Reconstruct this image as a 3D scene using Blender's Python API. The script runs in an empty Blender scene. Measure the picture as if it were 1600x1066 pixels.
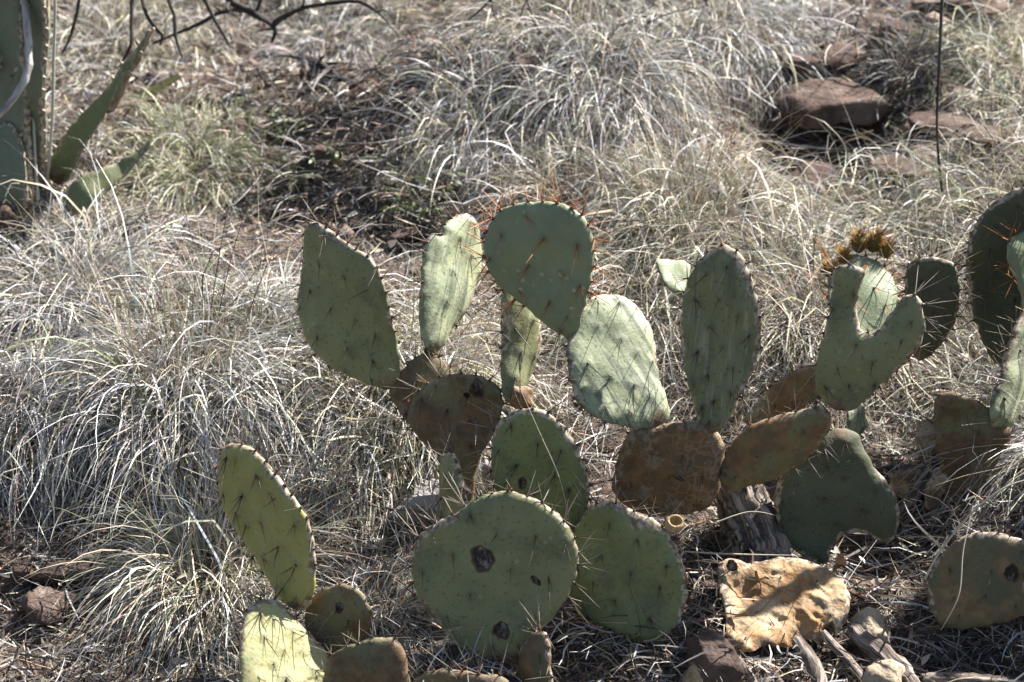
import bpy, math, random
import numpy as np
from mathutils import Vector, Matrix
from mathutils.geometry import delaunay_2d_cdt

# ------------------------------------------------------------------ camera, sky, sun, exposure
SC = bpy.context.scene
COL = SC.collection
R = math.radians
CAM = Vector((0, 0, 1.43)); PITCH = R(20); LENS = 80.0
FPX = 1600 * LENS / 36.0
cam = bpy.data.cameras.new('camera'); camo = bpy.data.objects.new('camera', cam); COL.objects.link(camo)
camo.location = CAM; camo.rotation_euler = (R(90) - PITCH, 0, 0)
cam.lens = LENS; cam.sensor_width = 36; cam.clip_start = 0.05; cam.clip_end = 500
cam.dof.use_dof = True; cam.dof.focus_distance = 3.08; cam.dof.aperture_fstop = 5.6
SC.camera = camo

SUN_AZ, SUN_EL = R(58), R(50)          # clockwise from the view direction, above the horizon
world = bpy.data.worlds.new('World'); SC.world = world; world.use_nodes = True
wn = world.node_tree.nodes; wl = world.node_tree.links
sky = wn.new('ShaderNodeTexSky'); sky.sky_type = 'NISHITA'; sky.sun_disc = False
sky.sun_elevation = SUN_EL; sky.sun_rotation = SUN_AZ; sky.altitude = 200; sky.air_density = 1.0; sky.dust_density = 1.6
wl.new(sky.outputs[0], wn['Background'].inputs[0]); wn['Background'].inputs[1].default_value = 0.05
TOSUN = Vector((math.sin(SUN_AZ) * math.cos(SUN_EL), math.cos(SUN_AZ) * math.cos(SUN_EL), math.sin(SUN_EL)))
sun = bpy.data.lights.new('sun', 'SUN'); suno = bpy.data.objects.new('sun', sun); COL.objects.link(suno)
sun.energy = 5.0; sun.angle = R(0.53); sun.color = (1.0, 0.968, 0.92)
suno.rotation_euler = TOSUN.to_track_quat('Z', 'Y').to_euler()
SC.view_settings.view_transform = 'Standard'; SC.view_settings.look = 'None'
SC.view_settings.exposure = 1.94; SC.view_settings.gamma = 1.0
SC.render.engine = 'CYCLES'
SC.cycles.use_denoising = True
SC.cycles.max_bounces = 5; SC.cycles.transparent_max_bounces = 4
SC.cycles.sample_clamp_indirect = 4.0

# ------------------------------------------------------------------ placing helpers
FWD = Vector((0, math.cos(PITCH), -math.sin(PITCH))); UP = Vector((0, math.sin(PITCH), math.cos(PITCH))); RIGHT = Vector((1, 0, 0))
def ray(px, py): return FWD + RIGHT * ((px - 800) / FPX) + UP * ((533 - py) / FPX)
def at(px, py, d): return CAM + ray(px, py) * d
SLOPE = math.tan(R(18))
_r = np.random.default_rng(5)
WAVES = []
for amp, wl_, n in ((0.022, 0.9, 5), (0.011, 0.33, 7), (0.005, 0.13, 9), (0.0022, 0.06, 9)):
    for i in range(n):
        a = _r.uniform(0, 2 * math.pi); k = 2 * math.pi / (wl_ * _r.uniform(0.7, 1.4))
        WAVES.append((amp / math.sqrt(n) * 1.4, k * math.cos(a), k * math.sin(a), _r.uniform(0, 6.28)))
MOUNDS = []
def ground_z(x, y):
    x = np.asarray(x, float); y = np.asarray(y, float)
    z = SLOPE * (y - 2.64)
    near = np.clip(1.6 - np.hypot(x, y - 3.8) / 4.0, 0, 1)
    for a, kx, ky, p in WAVES: z = z + near * a * np.sin(kx * x + ky * y + p)
    for mx, my, h, r in MOUNDS: z = z + h * np.exp(-((x - mx) ** 2 + (y - my) ** 2) / (r * r))
    return z
def on_ground(px, py):
    dr = ray(px, py); d = 3.0
    for i in range(60):
        p = CAM + dr * d
        e = p.z - float(ground_z(p.x, p.y))
        d += e * 1.2
        if abs(e) < 1e-4: break
    return CAM + dr * d
def ground_depth(px, py): return (on_ground(px, py) - CAM).dot(FWD)
def far(d): return d if d < 3.38 else 3.28 + .65 * (d - 3.38)
for px, py, h, r in ((280, 560, 0.07, 0.28), (310, 930, 0.03, 0.16), (1090, 330, 0.08, 0.3), (1600, 300, 0.10, 0.32), (740, 180, 0.05, 0.25),
                     (80, 900, -0.06, 0.25), (560, 290, -0.05, 0.25), (1240, 190, -0.05, 0.14), (1350, 270, -0.05, 0.2), (810, 115, -0.05, 0.12),
                     (620, 600, 0.04, 0.2), (930, 110, 0.06, 0.25), (1480, 900, -0.05, 0.2), (1250, 480, 0.05, 0.2), (1180, 30, 0.07, .3), (1430, 110, .04, .15)):
    g = on_ground(px, py); MOUNDS.append((g.x, g.y, h, r))

# ------------------------------------------------------------------ object helpers
def tag(o, label=None, cat=None, group=None, kind=None):
    if label: o['label'] = label
    if cat: o['category'] = cat
    if group: o['group'] = group
    if kind: o['kind'] = kind
    return o
def link(name, data, parent=None, mats=()):
    o = bpy.data.objects.new(name, data); COL.objects.link(o)
    if parent is not None: o.parent = parent
    if data is not None:
        for m in mats:
            if m.name not in [x.name for x in data.materials if x]: data.materials.append(m)
    return o
def raw_mesh(name, V, F, col=None, smooth=True, extra=None):
    """V (n,3); F (m,k) array of equal polygons"""
    V = np.asarray(V, np.float32); F = np.asarray(F, np.int32)
    me = bpy.data.meshes.new(name)
    me.vertices.add(len(V)); me.vertices.foreach_set('co', V.ravel())
    k = F.shape[1]; me.loops.add(F.size); me.loops.foreach_set('vertex_index', F.ravel())
    me.polygons.add(len(F)); me.polygons.foreach_set('loop_start', np.arange(0, F.size, k, dtype=np.int32))
    me.polygons.foreach_set('loop_total', np.full(len(F), k, np.int32))
    if smooth: me.polygons.foreach_set('use_smooth', np.ones(len(F), bool))
    if col is not None:
        c = np.ones((len(V), 4), np.float32); c[:, :3] = col
        a = me.attributes.new('Col', 'FLOAT_COLOR', 'POINT'); a.data.foreach_set('color', c.ravel())
    for nm, arr in (extra or {}).items():
        arr = np.asarray(arr, np.float32)
        if arr.ndim == 1:
            a = me.attributes.new(nm, 'FLOAT', 'POINT'); a.data.foreach_set('value', arr)
        else:
            a = me.attributes.new(nm, 'FLOAT_VECTOR', 'POINT'); a.data.foreach_set('vector', arr.ravel())
    me.update(calc_edges=True); me.validate()
    return me

# ------------------------------------------------------------------ materials
ALBEDO = 0.72      # overall reflectance level of everything on this slope
class NT:
    def __init__(s, name):
        s.m = bpy.data.materials.new(name); s.m.use_nodes = True; s.t = s.m.node_tree; s.n = s.t.nodes; s.n.clear()
        s.out = s.n.new('ShaderNodeOutputMaterial')
    def add(s, typ, **kw):
        nd = s.n.new(typ)
        for k, v in kw.items():
            if k.startswith('i_'):
                key = k[2:]; key = int(key) if key.isdigit() else key.replace('_', ' ')
                s.set(nd.inputs[key], v)
            else: setattr(nd, k, v)
        return nd
    def set(s, inp, v):
        if isinstance(v, bpy.types.NodeSocket): s.t.links.new(v, inp)
        elif isinstance(v, tuple) and inp.type == 'RGBA' and len(v) == 3: inp.default_value = v + (1,)
        else: inp.default_value = v
    def attr(s, name, out='Fac'): return s.add('ShaderNodeAttribute', attribute_name=name).outputs[out]
    def math(s, op, a, b=0.0, c=None, clamp=False):
        nd = s.add('ShaderNodeMath', operation=op, use_clamp=clamp); s.set(nd.inputs[0], a); s.set(nd.inputs[1], b)
        if c is not None: s.set(nd.inputs[2], c)
        return nd.outputs[0]
    def ramp(s, v, lo, hi):
        nd = s.add('ShaderNodeMapRange', interpolation_type='SMOOTHSTEP'); s.set(nd.inputs[0], v)
        nd.inputs[1].default_value = lo; nd.inputs[2].default_value = hi
        return nd.outputs[0]
    def noise(s, vec, scale, detail=3.0, rough=0.55, w=None):
        nd = s.add('ShaderNodeTexNoise'); nd.inputs['Scale'].default_value = scale; nd.inputs['Detail'].default_value = detail
        nd.inputs['Roughness'].default_value = rough; s.t.links.new(vec, nd.inputs['Vector']); return nd.outputs['Fac']
    def mix(s, f, a, b):
        nd = s.add('ShaderNodeMix', data_type='RGBA'); s.set(nd.inputs[0], f); s.set(nd.inputs[6], a); s.set(nd.inputs[7], b); return nd.outputs[2]
    def scale(s, vec, sc):
        nd = s.add('ShaderNodeVectorMath', operation='MULTIPLY'); s.t.links.new(vec, nd.inputs[0]); nd.inputs[1].default_value = sc; return nd.outputs[0]
    def shift(s, vec):
        rnd = s.add('ShaderNodeObjectInfo').outputs['Random']
        nd = s.add('ShaderNodeVectorMath', operation='ADD'); s.t.links.new(vec, nd.inputs[0])
        cb = s.add('ShaderNodeCombineXYZ'); s.set(cb.inputs[0], s.math('MULTIPLY', rnd, 37.0)); s.set(cb.inputs[1], s.math('MULTIPLY', rnd, 91.0)); s.set(cb.inputs[2], s.math('MULTIPLY', rnd, 13.0))
        s.t.links.new(cb.outputs[0], nd.inputs[1]); return nd.outputs[0]
    def bump(s, h, strength, dist):
        nd = s.add('ShaderNodeBump'); s.set(nd.inputs['Height'], h); nd.inputs['Strength'].default_value = strength; nd.inputs['Distance'].default_value = dist
        return nd.outputs[0]
    def surf(s, color, rough=0.6, spec=0.3, normal=None, transl=0.0, k=1.0):
        color = tuple(v * ALBEDO * k for v in color) if isinstance(color, tuple) else s.scale(color, (ALBEDO * k,) * 3)
        p = s.add('ShaderNodeBsdfPrincipled'); s.set(p.inputs['Base Color'], color); s.set(p.inputs['Roughness'], rough); p.inputs['Specular IOR Level'].default_value = spec
        if normal is not None: s.t.links.new(normal, p.inputs['Normal'])
        sh = p.outputs[0]
        if transl:
            tr = s.add('ShaderNodeBsdfTranslucent'); s.set(tr.inputs[0], color)
            mx = s.add('ShaderNodeMixShader'); mx.inputs[0].default_value = transl
            s.t.links.new(sh, mx.inputs[1]); s.t.links.new(tr.outputs[0], mx.inputs[2]); sh = mx.outputs[0]
        s.t.links.new(sh, s.out.inputs[0]); return s.m

def make_pad_material(name, c1, c2, brown=(0.15, 0.085, 0.045), brown_amt=0.0, stain=0.25, streak=0.0, cork=0.85, pale=0.3, red=0.0, rough=0.5, crust=0.0, spec=0.35):
    t = NT(name)
    co = t.shift(t.attr('padco', 'Vector'))
    c = t.mix(t.ramp(t.noise(co, 14, 4), 0.3, 0.7), c1, c2)
    c = t.mix(t.math('MULTIPLY', t.ramp(t.noise(co, 60, 3), 0.45, 0.75), 0.35), c, tuple(v * 1.35 for v in c2))
    c = t.mix(t.math('MULTIPLY', t.ramp(t.noise(co, 6.5, 5, .6), .45, .7), .38), c, tuple(min(1, v * 1.25 + .045) for v in c1))   # waxy bloom
    c = t.mix(t.math('MULTIPLY', t.ramp(t.noise(co, 10, 5, .65), .5, .72), .3), c, (c1[0] * 1.35 + .02, c1[1] * 1.15 + .01, c1[2] * .7))   # yellowing
    if streak:          # sooty weathering that runs down the pad
        sv = t.scale(co, (95, 9, 20)); c = t.mix(t.math('MULTIPLY', t.ramp(t.noise(sv, 1.0, 4, 0.6), 0.44, 0.64), streak), c, (0.045, 0.055, 0.05))
        sv2 = t.scale(co, (150, 14, 20)); c = t.mix(t.math('MULTIPLY', t.ramp(t.noise(sv2, 1.0, 2), 0.55, 0.7), streak * 0.8), c, (0.42, 0.46, 0.38))
    if stain:
        c = t.mix(t.math('MULTIPLY', t.ramp(t.noise(co, 21, 6, 0.68), 0.5, 0.68), stain), c, (0.06, 0.065, 0.05))
        c = t.mix(t.math('MULTIPLY', t.ramp(t.noise(co, 170, 2), 0.6, 0.68), stain), c, (0.035, 0.035, 0.03))
    if pale:
        vo = t.add('ShaderNodeTexVoronoi'); vo.inputs['Scale'].default_value = 62; t.t.links.new(co, vo.inputs['Vector'])
        c = t.mix(t.math('MULTIPLY', t.math('MULTIPLY', t.ramp(vo.outputs['Distance'], 0.26, 0.12), t.ramp(t.noise(co, 11), 0.48, 0.6)), pale), c, tuple(min(1, v * 1.9 + 0.03) for v in c1))
    c = t.mix(t.math('MULTIPLY', t.attr('areo'), .5), c, (0.03, 0.026, 0.022))
    if red:
        vo = t.add('ShaderNodeTexVoronoi'); vo.inputs['Scale'].default_value = 120; t.t.links.new(co, vo.inputs['Vector'])
        c = t.mix(t.math('MULTIPLY', t.math('MULTIPLY', t.ramp(vo.outputs['Distance'], 0.34, 0.2), t.ramp(t.noise(co, 20), 0.42, 0.55)), red), c, (0.2, 0.09, 0.04))
    n5 = t.noise(co, 17, 5, 0.6)
    if brown_amt:
        bm = t.ramp(t.math('ADD', n5, brown_amt - 0.5), 0.42, 0.6)
        bc = t.mix(t.ramp(t.noise(co, 45, 4, 0.65), 0.35, 0.65), brown, (brown[0] * 1.75, brown[1] * 1.7, brown[2] * 1.6))
        c = t.mix(bm, c, bc)
    if crust:           # grey cracked bark-like crust
        vo = t.add('ShaderNodeTexVoronoi', feature='DISTANCE_TO_EDGE'); vo.inputs['Scale'].default_value = 55
        wv = t.add('ShaderNodeVectorMath', operation='ADD'); t.t.links.new(co, wv.inputs[0]); nz = t.add('ShaderNodeTexNoise'); nz.inputs['Scale'].default_value = 30; t.t.links.new(co, nz.inputs['Vector'])
        t.t.links.new(t.scale(nz.outputs['Color'], (0.05, 0.05, 0.05)), wv.inputs[1]); t.t.links.new(wv.outputs[0], vo.inputs['Vector'])
        c = t.mix(t.math('MULTIPLY', t.math('MULTIPLY', t.ramp(vo.outputs['Distance'], 0.12, 0.02), t.ramp(t.noise(co, 9), 0.45, 0.6)), crust * .55), c, (0.36, 0.27, 0.17))
        c = t.mix(t.math('MULTIPLY', t.ramp(t.noise(co, 28, 5, .7), 0.54, 0.62), crust), c, (0.27, 0.235, 0.2))
    # corky base, corky rim, wounds: marks of the pad itself (agave rim: painted sunlit edge), carried by the mesh
    base = t.math('ADD', t.attr('basef'), t.math('MULTIPLY', t.math('SUBTRACT', n5, 0.5), 1.1))
    c = t.mix(t.ramp(base, 0.6, 0.9), c, t.mix(t.ramp(t.noise(co, 70, 3), .4, .6), (0.09, 0.06, 0.035), (0.17, 0.13, 0.09)))
    rim = t.math('ADD', t.math('ADD', t.attr('rim'), t.math('MULTIPLY', t.math('SUBTRACT', t.noise(co, 60, 5, 0.65), 0.5), 1.0)), t.math('MULTIPLY', t.math('SUBTRACT', t.noise(co, 13, 3), 0.53), 2.6))
    rc = t.mix(t.ramp(t.noise(co, 130, 3), 0.38, 0.62), (0.13, 0.085, 0.06), (0.46, 0.41, 0.35))
    c = t.mix(t.math('MULTIPLY', t.ramp(rim, 0.5, 0.7), cork), c, rc)
    sc = t.attr('scar')
    scc = t.mix(t.ramp(t.noise(t.scale(co, (1.0, .45, 1.0)), 95, 5, .75), 0.45, 0.66), (0.03, 0.022, 0.02), (0.3, 0.24, 0.215))
    c = t.mix(t.ramp(sc, 0.38, 0.5), c, (0.11, 0.065, 0.03)); c = t.mix(t.ramp(sc, 0.55, 0.7), c, scc)
    c = t.scale(c, (1.05, 1.0, .9))
    h = t.math('ADD', t.math('MULTIPLY', t.noise(co, 55, 4, 0.6), 0.6), t.math('MULTIPLY', t.noise(co, 260, 3), 0.4))
    return t.surf(c, t.math('ADD', rough, t.math('MULTIPLY', t.noise(co, 40), 0.15)), spec, t.bump(h, 0.45 + crust * .4, 0.003 + crust * 0.003), 0.0, 1.14)

M = {}
M['green'] = make_pad_material('pad_green', (0.215, 0.235, 0.125), (0.165, 0.185, 0.098), stain=0.45, pale=0.3)
M['green_deep'] = make_pad_material('pad_deep_green', (0.18, 0.212, 0.095), (0.145, 0.172, 0.08), stain=0.45, pale=0.15, red=.3)
M['blue'] = make_pad_material('pad_blue_green', (0.195, 0.24, 0.155), (0.175, 0.22, 0.14), stain=0.1, pale=0.7, cork=0.15, rough=0.5)
M['streak'] = make_pad_material('pad_streaked_green', (0.205, 0.22, 0.12), (0.16, 0.18, 0.1), stain=0.5, streak=0.4, pale=0.1)
M['pale'] = make_pad_material('pad_pale_streaked', (0.3, 0.34, 0.23), (0.245, 0.29, 0.19), stain=0.6, streak=0.65, pale=0.1, rough=.55)
M['yellow'] = make_pad_material('pad_yellow_green', (0.36, 0.34, 0.115), (0.29, 0.29, 0.10), stain=0.16, pale=0.1, red=0.3)
M['cream'] = make_pad_material('pad_cream_green', (0.36, 0.36, 0.2), (0.3, 0.33, 0.17), stain=0.3, pale=0.2, red=0.6)
M['brown'] = make_pad_material('pad_brown_corky', (0.15, 0.15, 0.085), (0.12, 0.11, 0.065), brown=(0.085, 0.055, 0.032), brown_amt=0.53, stain=0.55, crust=0.2, rough=.65, cork=.12)
M['rust'] = make_pad_material('pad_rusty', (0.17, 0.16, 0.075), (0.14, 0.12, 0.06), brown=(0.13, 0.075, 0.036), brown_amt=0.54, stain=0.45, crust=0.1, rough=.65, cork=.35)
M['bark'] = make_pad_material('pad_bark', (0.13, 0.09, 0.055), (0.1, 0.075, 0.05), brown=(0.12, 0.072, 0.035), brown_amt=0.55, stain=0.55, crust=0.6, rough=.75, cork=.3)
M['dark'] = make_pad_material('pad_dark_green', (0.08, 0.092, 0.052), (0.062, 0.07, 0.043), stain=0.7, pale=0.2, rough=.6)
M['dull'] = make_pad_material('pad_dull_green', (0.115, 0.12, 0.066), (0.09, 0.094, 0.055), brown=(0.12, 0.085, 0.05), brown_amt=0.52, stain=0.4, rough=.6)
M['tan'] = make_pad_material('pad_dried_tan', (0.46, 0.37, 0.26), (0.34, 0.235, 0.135), brown=(0.2, 0.115, 0.055), brown_amt=0.5, stain=0.55, crust=0.55, cork=.8, rough=.75)
M['husk'] = make_pad_material('pad_dry_husk', (0.38, 0.33, 0.27), (0.28, 0.235, 0.185), brown=(0.17, 0.115, 0.07), brown_amt=0.45, stain=0.6, crust=0.7, cork=.5, rough=.85, spec=.15)
M['agave'] = make_pad_material('agave_leaf', (0.165, 0.19, 0.135), (0.135, 0.16, 0.11), stain=0.2, pale=0.1, cork=0.85, rough=.42)  # strong pale rim puts the sunlit leaf edge into the colour
M['agave_green'] = make_pad_material('agave_leaf_green', (0.125, 0.145, 0.07), (0.1, 0.122, 0.06), stain=0.25, pale=0.1, cork=0.35, rough=.5)

def attr_mat(name, rough, spec, transl):
    t = NT(name); return t.surf(t.attr('Col', 'Color'), rough, spec, None, transl)
M['blade'] = attr_mat('dry_grass_blade', 0.5, 0.35, 0.16)
M['spine'] = attr_mat('cactus_spine', 0.45, 0.4, 0.2)
M['matte'] = attr_mat('matte_coloured', 0.85, 0.15, 0.0)

def make_soil():
    t = NT('soil'); co = t.add('ShaderNodeNewGeometry').outputs['Position']
    c = t.mix(t.ramp(t.noise(co, 3.5, 4), .35, .65), (0.13, 0.092, 0.074), (0.2, 0.148, 0.12))
    c = t.mix(t.ramp(t.noise(co, 38, 5, .7), .45, .65), c, (0.06, 0.045, 0.037))
    c = t.mix(t.math('MULTIPLY', t.ramp(t.noise(co, 130, 3, .6), .56, .68), .7), c, (0.33, 0.26, 0.2))
    h = t.math('ADD', t.noise(co, 30, 6, .7), t.math('MULTIPLY', t.noise(co, 160, 3), .4))
    return t.surf(c, .95, .1, t.bump(h, 1.0, .02))
M['soil'] = make_soil()
def make_rock(name, a, b, lichen):
    t = NT(name); co = t.shift(t.add('ShaderNodeTexCoord').outputs['Object'])
    c = t.mix(t.ramp(t.noise(co, 14, 6, .65), .35, .65), a, b)
    c = t.mix(t.math('MULTIPLY', t.ramp(t.noise(co, 32, 5, .7), .54, .66), lichen), c, (0.42, 0.4, 0.36))
    c = t.mix(t.math('MULTIPLY', t.ramp(t.noise(co, 70, 4, .7), .56, .7), .6), c, tuple(v * .45 for v in a))
    h = t.math('ADD', t.noise(co, 22, 8, .68), t.math('MULTIPLY', t.noise(co, 90, 4, .6), .4))
    return t.surf(c, .9, .15, t.bump(h, .9, .012))
M['rock_red'] = make_rock('rock_red_brown', (0.078, 0.052, 0.042), (0.165, 0.115, 0.092), .4)
M['rock_grey'] = make_rock('rock_grey', (0.36, 0.33, 0.325), (0.3, 0.265, 0.255), .4)
def make_bark(name, a, b, sc=1.0):
    t = NT(name); co = t.shift(t.attr('padco', 'Vector'))
    v = t.scale(co, (60 * sc, 60 * sc, 14 * sc / (1 + max(0, sc - 1) * 1.6)))
    n = t.noise(v, 1.0, 5, .65)
    c = t.mix(t.ramp(n, .38, .62), a, b); c = t.mix(t.math('MULTIPLY', t.ramp(t.noise(co, 90, 3), .58, .66), .5), c, tuple(x * .4 for x in a))
    return t.surf(c, .85, .15, t.bump(n, 1.0, .006))
M['twig_dark'] = make_bark('bark_dark_twig', (0.035, 0.03, 0.028), (0.085, 0.075, 0.068))
M['twig_pale'] = make_bark('bark_pale_branch', (0.27, 0.24, 0.22), (0.6, 0.56, 0.52))
M['wood'] = make_bark('bark_weathered_wood', (0.1, 0.075, 0.06), (0.42, 0.35, 0.3), 3.2)

# ------------------------------------------------------------------ ground
def axis(lo, hi, f0, f1, step):
    a = [f0]
    while a[-1] < f1: a.append(a[-1] + step)
    s = step
    while a[-1] < hi: s *= 1.35; a.append(a[-1] + s)
    s = step; b = [f0]
    while b[-1] > lo: s *= 1.35; b.append(b[-1] - s)
    return np.array(b[:0:-1] + a)
gx = axis(-70, 70, -1.5, 1.5, 0.016); gy = axis(-25, 110, 2.2, 6.6, 0.017)
X, Y = np.meshgrid(gx, gy); Z = ground_z(X, Y)
_q = np.random.default_rng(2)
inner = (np.abs(X) < 1.5) & (Y > 2.2) & (Y < 6.6)
Z = Z + inner * _q.normal(0, 0.0022, X.shape)
nx, ny = len(gx), len(gy); idx = np.arange(nx * ny).reshape(ny, nx)
F = np.stack([idx[:-1, :-1], idx[:-1, 1:], idx[1:, 1:], idx[1:, :-1]], -1).reshape(-1, 4)
tag(link('ground', raw_mesh('ground', np.stack([X, Y, Z], -1).reshape(-1, 3), F), None, [M['soil']]), 'reddish brown stony soil of the slope', None, None, 'structure')

# ------------------------------------------------------------------ rocks
def rock_mesh(name, size, seed, flat=0.0):
    import bmesh
    rs = np.random.default_rng(seed); bm = bmesh.new(); bmesh.ops.create_icosphere(bm, subdivisions=4, radius=1)
    V = np.array([v.co[:] for v in bm.verts]); Fc = np.array([[v.index for v in f.verts] for f in bm.faces]); bm.free()
    for i in range(13):
        n = rs.normal(size=3); n /= np.linalg.norm(n); d = rs.uniform(.42, .8)
        e = V @ n - d; V = V - np.where(e > 0, e, 0)[:, None] * n * .97
    for k, a in ((2.2, .07), (5, .06), (11, .04), (23, .025)):
        for j in range(4):
            w = rs.normal(size=3) * k; V = V * (1 + a * np.sin(V @ w + rs.uniform(0, 6)) / 2)[:, None]
    return raw_mesh(name, V * np.array(size) * .62, Fc, smooth=False)
def rock(px, py, w, h, d, mat, label, seed, rz=0.0, sink=.25, tilt=(0, 0), depth=None):
    w *= 1.0; g = on_ground(px, py) if depth is None else at(px, py, depth)
    s = (g - CAM).dot(FWD) / FPX
    me = rock_mesh('rock', (w * s, d * s, h * s), seed)
    o = link('rock', me, None, [M[mat]]); o.location = (g.x, g.y, g.z + h * s * (.5 - sink)); o.rotation_euler = (tilt[0], tilt[1], rz)
    return tag(o, label, 'rock', 'rocks lying on the slope')
rock(1302, 178, 165, 70, 130, 'rock_red', 'large dark red brown boulder at the upper right with a shaded left face', 3, -.35, .22, (.1, -.1))
rock(1370, 175, 70, 40, 60, 'rock_red', 'broken stone leaning on the right end of the large boulder', 41, .6)
rock(1215, 195, 50, 28, 40, 'rock_red', 'small dark stone left below the large boulder', 42, .2)
rock(1440, 255, 60, 34, 50, 'rock_red', 'small dark stone left of the foot of the thin stalk', 43, .9)
rock(1335, 240, 80, 36, 60, 'rock_red', 'dark half buried stone in the hollow below the large boulder', 44, -.4, .4)
rock(1385, 60, 70, 34, 50, 'rock_red', 'small reddish stone left of the dark tussock', 45, .3)
rock(170, 845, 50, 30, 40, 'rock_red', 'small reddish stone at the back of the bare patch lower left', 46, .3)
rock(40, 905, 46, 34, 40, 'rock_red', 'small dark stone at the left edge of the bare patch', 47, .3)
rock(500, 250, 60, 36, 50, 'rock_red', 'dark half buried stone in the middle of the bare strip upper left', 48, .1)
rock(640, 372, 50, 26, 40, 'rock_red', 'low stone just left of the top of the narrow pale pad', 49, .5)
rock(1475, 205, 150, 38, 90, 'rock_red', 'flat pale topped stone slab behind the upright thin stalk', 4, .3)
rock(1400, 290, 130, 50, 90, 'rock_red', 'low brown stone just above the straw mound at right', 5, -.3)
rock(1265, 285, 110, 45, 80, 'rock_red', 'low stone in the grass straight below the large boulder', 6, .2)
rock(1310, 105, 95, 45, 70, 'rock_red', 'small squarish stone just behind the large boulder', 7, .5)
rock(1245, 110, 60, 40, 60, 'rock_red', 'small reddish stone left behind the large boulder', 8, .1)
rock(1540, 235, 90, 45, 80, 'rock_red', 'dark brown stone near the right edge under overhanging grass', 9, .1)
rock(1500, 25, 130, 40, 90, 'rock_red', 'reddish slab at the top right corner', 10, .1)
rock(675, 812, 120, 105, 60, 'rock_grey', 'upright grey slab of stone behind the large round front pad', 11, .25, .25, (R(-25), R(8)))
rock(735, 770, 90, 95, 55, 'rock_grey', 'pale pinkish stone beside the foot of the brown pad stem', 12, -.2, .3)
rock(115, 905, 130, 45, 75, 'rock_red', 'reddish flat stone on the bare soil at lower left', 13, .15)
rock(85, 962, 75, 60, 70, 'rock_red', 'angular stone nearest the lower left corner', 14, -.4)
rock(600, 342, 62, 38, 50, 'rock_red', 'small pinkish stone on dark soil above the left green pad', 15, .3)
rock(560, 360, 40, 32, 40, 'rock_red', 'little dark stone above the tip of the left green pad', 21, .3)
rock(1110, 1040, 105, 110, 90, 'rock_red', 'dark purple brown stone left of the fallen tan pad', 16, .1, .3)
rock(15, 372, 60, 60, 60, 'rock_red', 'pale stone under the agave at the left edge', 17, .4)
rock(395, 215, 90, 50, 60, 'rock_red', 'dark stone in the shade of the lying branches', 18, .2)
rock(815, 125, 95, 75, 60, 'rock_red', 'dark stone in a hollow between hanging grass at top centre', 19, .2, .35)

# ------------------------------------------------------------------ pads (cactus pads and agave leaves)
def catmull(P, closed=True, step=4.0):
    P = np.asarray(P, float); n = len(P); out = []
    rng = range(n if closed else n - 1)
    for i in rng:
        p0, p1, p2, p3 = (P[(i - 1) % n], P[i], P[(i + 1) % n], P[(i + 2) % n]) if closed else (P[max(i - 1, 0)], P[i], P[i + 1], P[min(i + 2, n - 1)])
        k = max(2, int(np.linalg.norm(p2 - p1) / step))
        for j in range(k):
            t = j / k
            out.append(.5 * (2 * p1 + (p2 - p0) * t + (2 * p0 - 5 * p1 + 4 * p2 - p3) * t * t + (3 * p1 - p0 - 3 * p2 + p3) * t ** 3))
    if not closed: out.append(P[-1])
    return np.array(out)
def inside(poly, Q):
    x, y = Q[:, 0], Q[:, 1]; r = np.zeros(len(Q), bool); n = len(poly)
    for i in range(n):
        x1, y1 = poly[i]; x2, y2 = poly[(i + 1) % n]
        c = (y1 > y) != (y2 > y)
        with np.errstate(divide='ignore', invalid='ignore'): r ^= c & (x < (x2 - x1) * (y - y1) / (y2 - y1 + 1e-12) + x1)
    return r
def dist_poly(poly, Q):
    A = poly; B = np.roll(poly, -1, 0); AB = B - A
    best = np.full(len(Q), 1e9)
    for a, ab in zip(A, AB):
        t = np.clip(((Q - a) @ ab) / (ab @ ab + 1e-12), 0, 1)
        best = np.minimum(best, np.linalg.norm(Q - a - t[:, None] * ab, axis=1))
    return best

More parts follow.
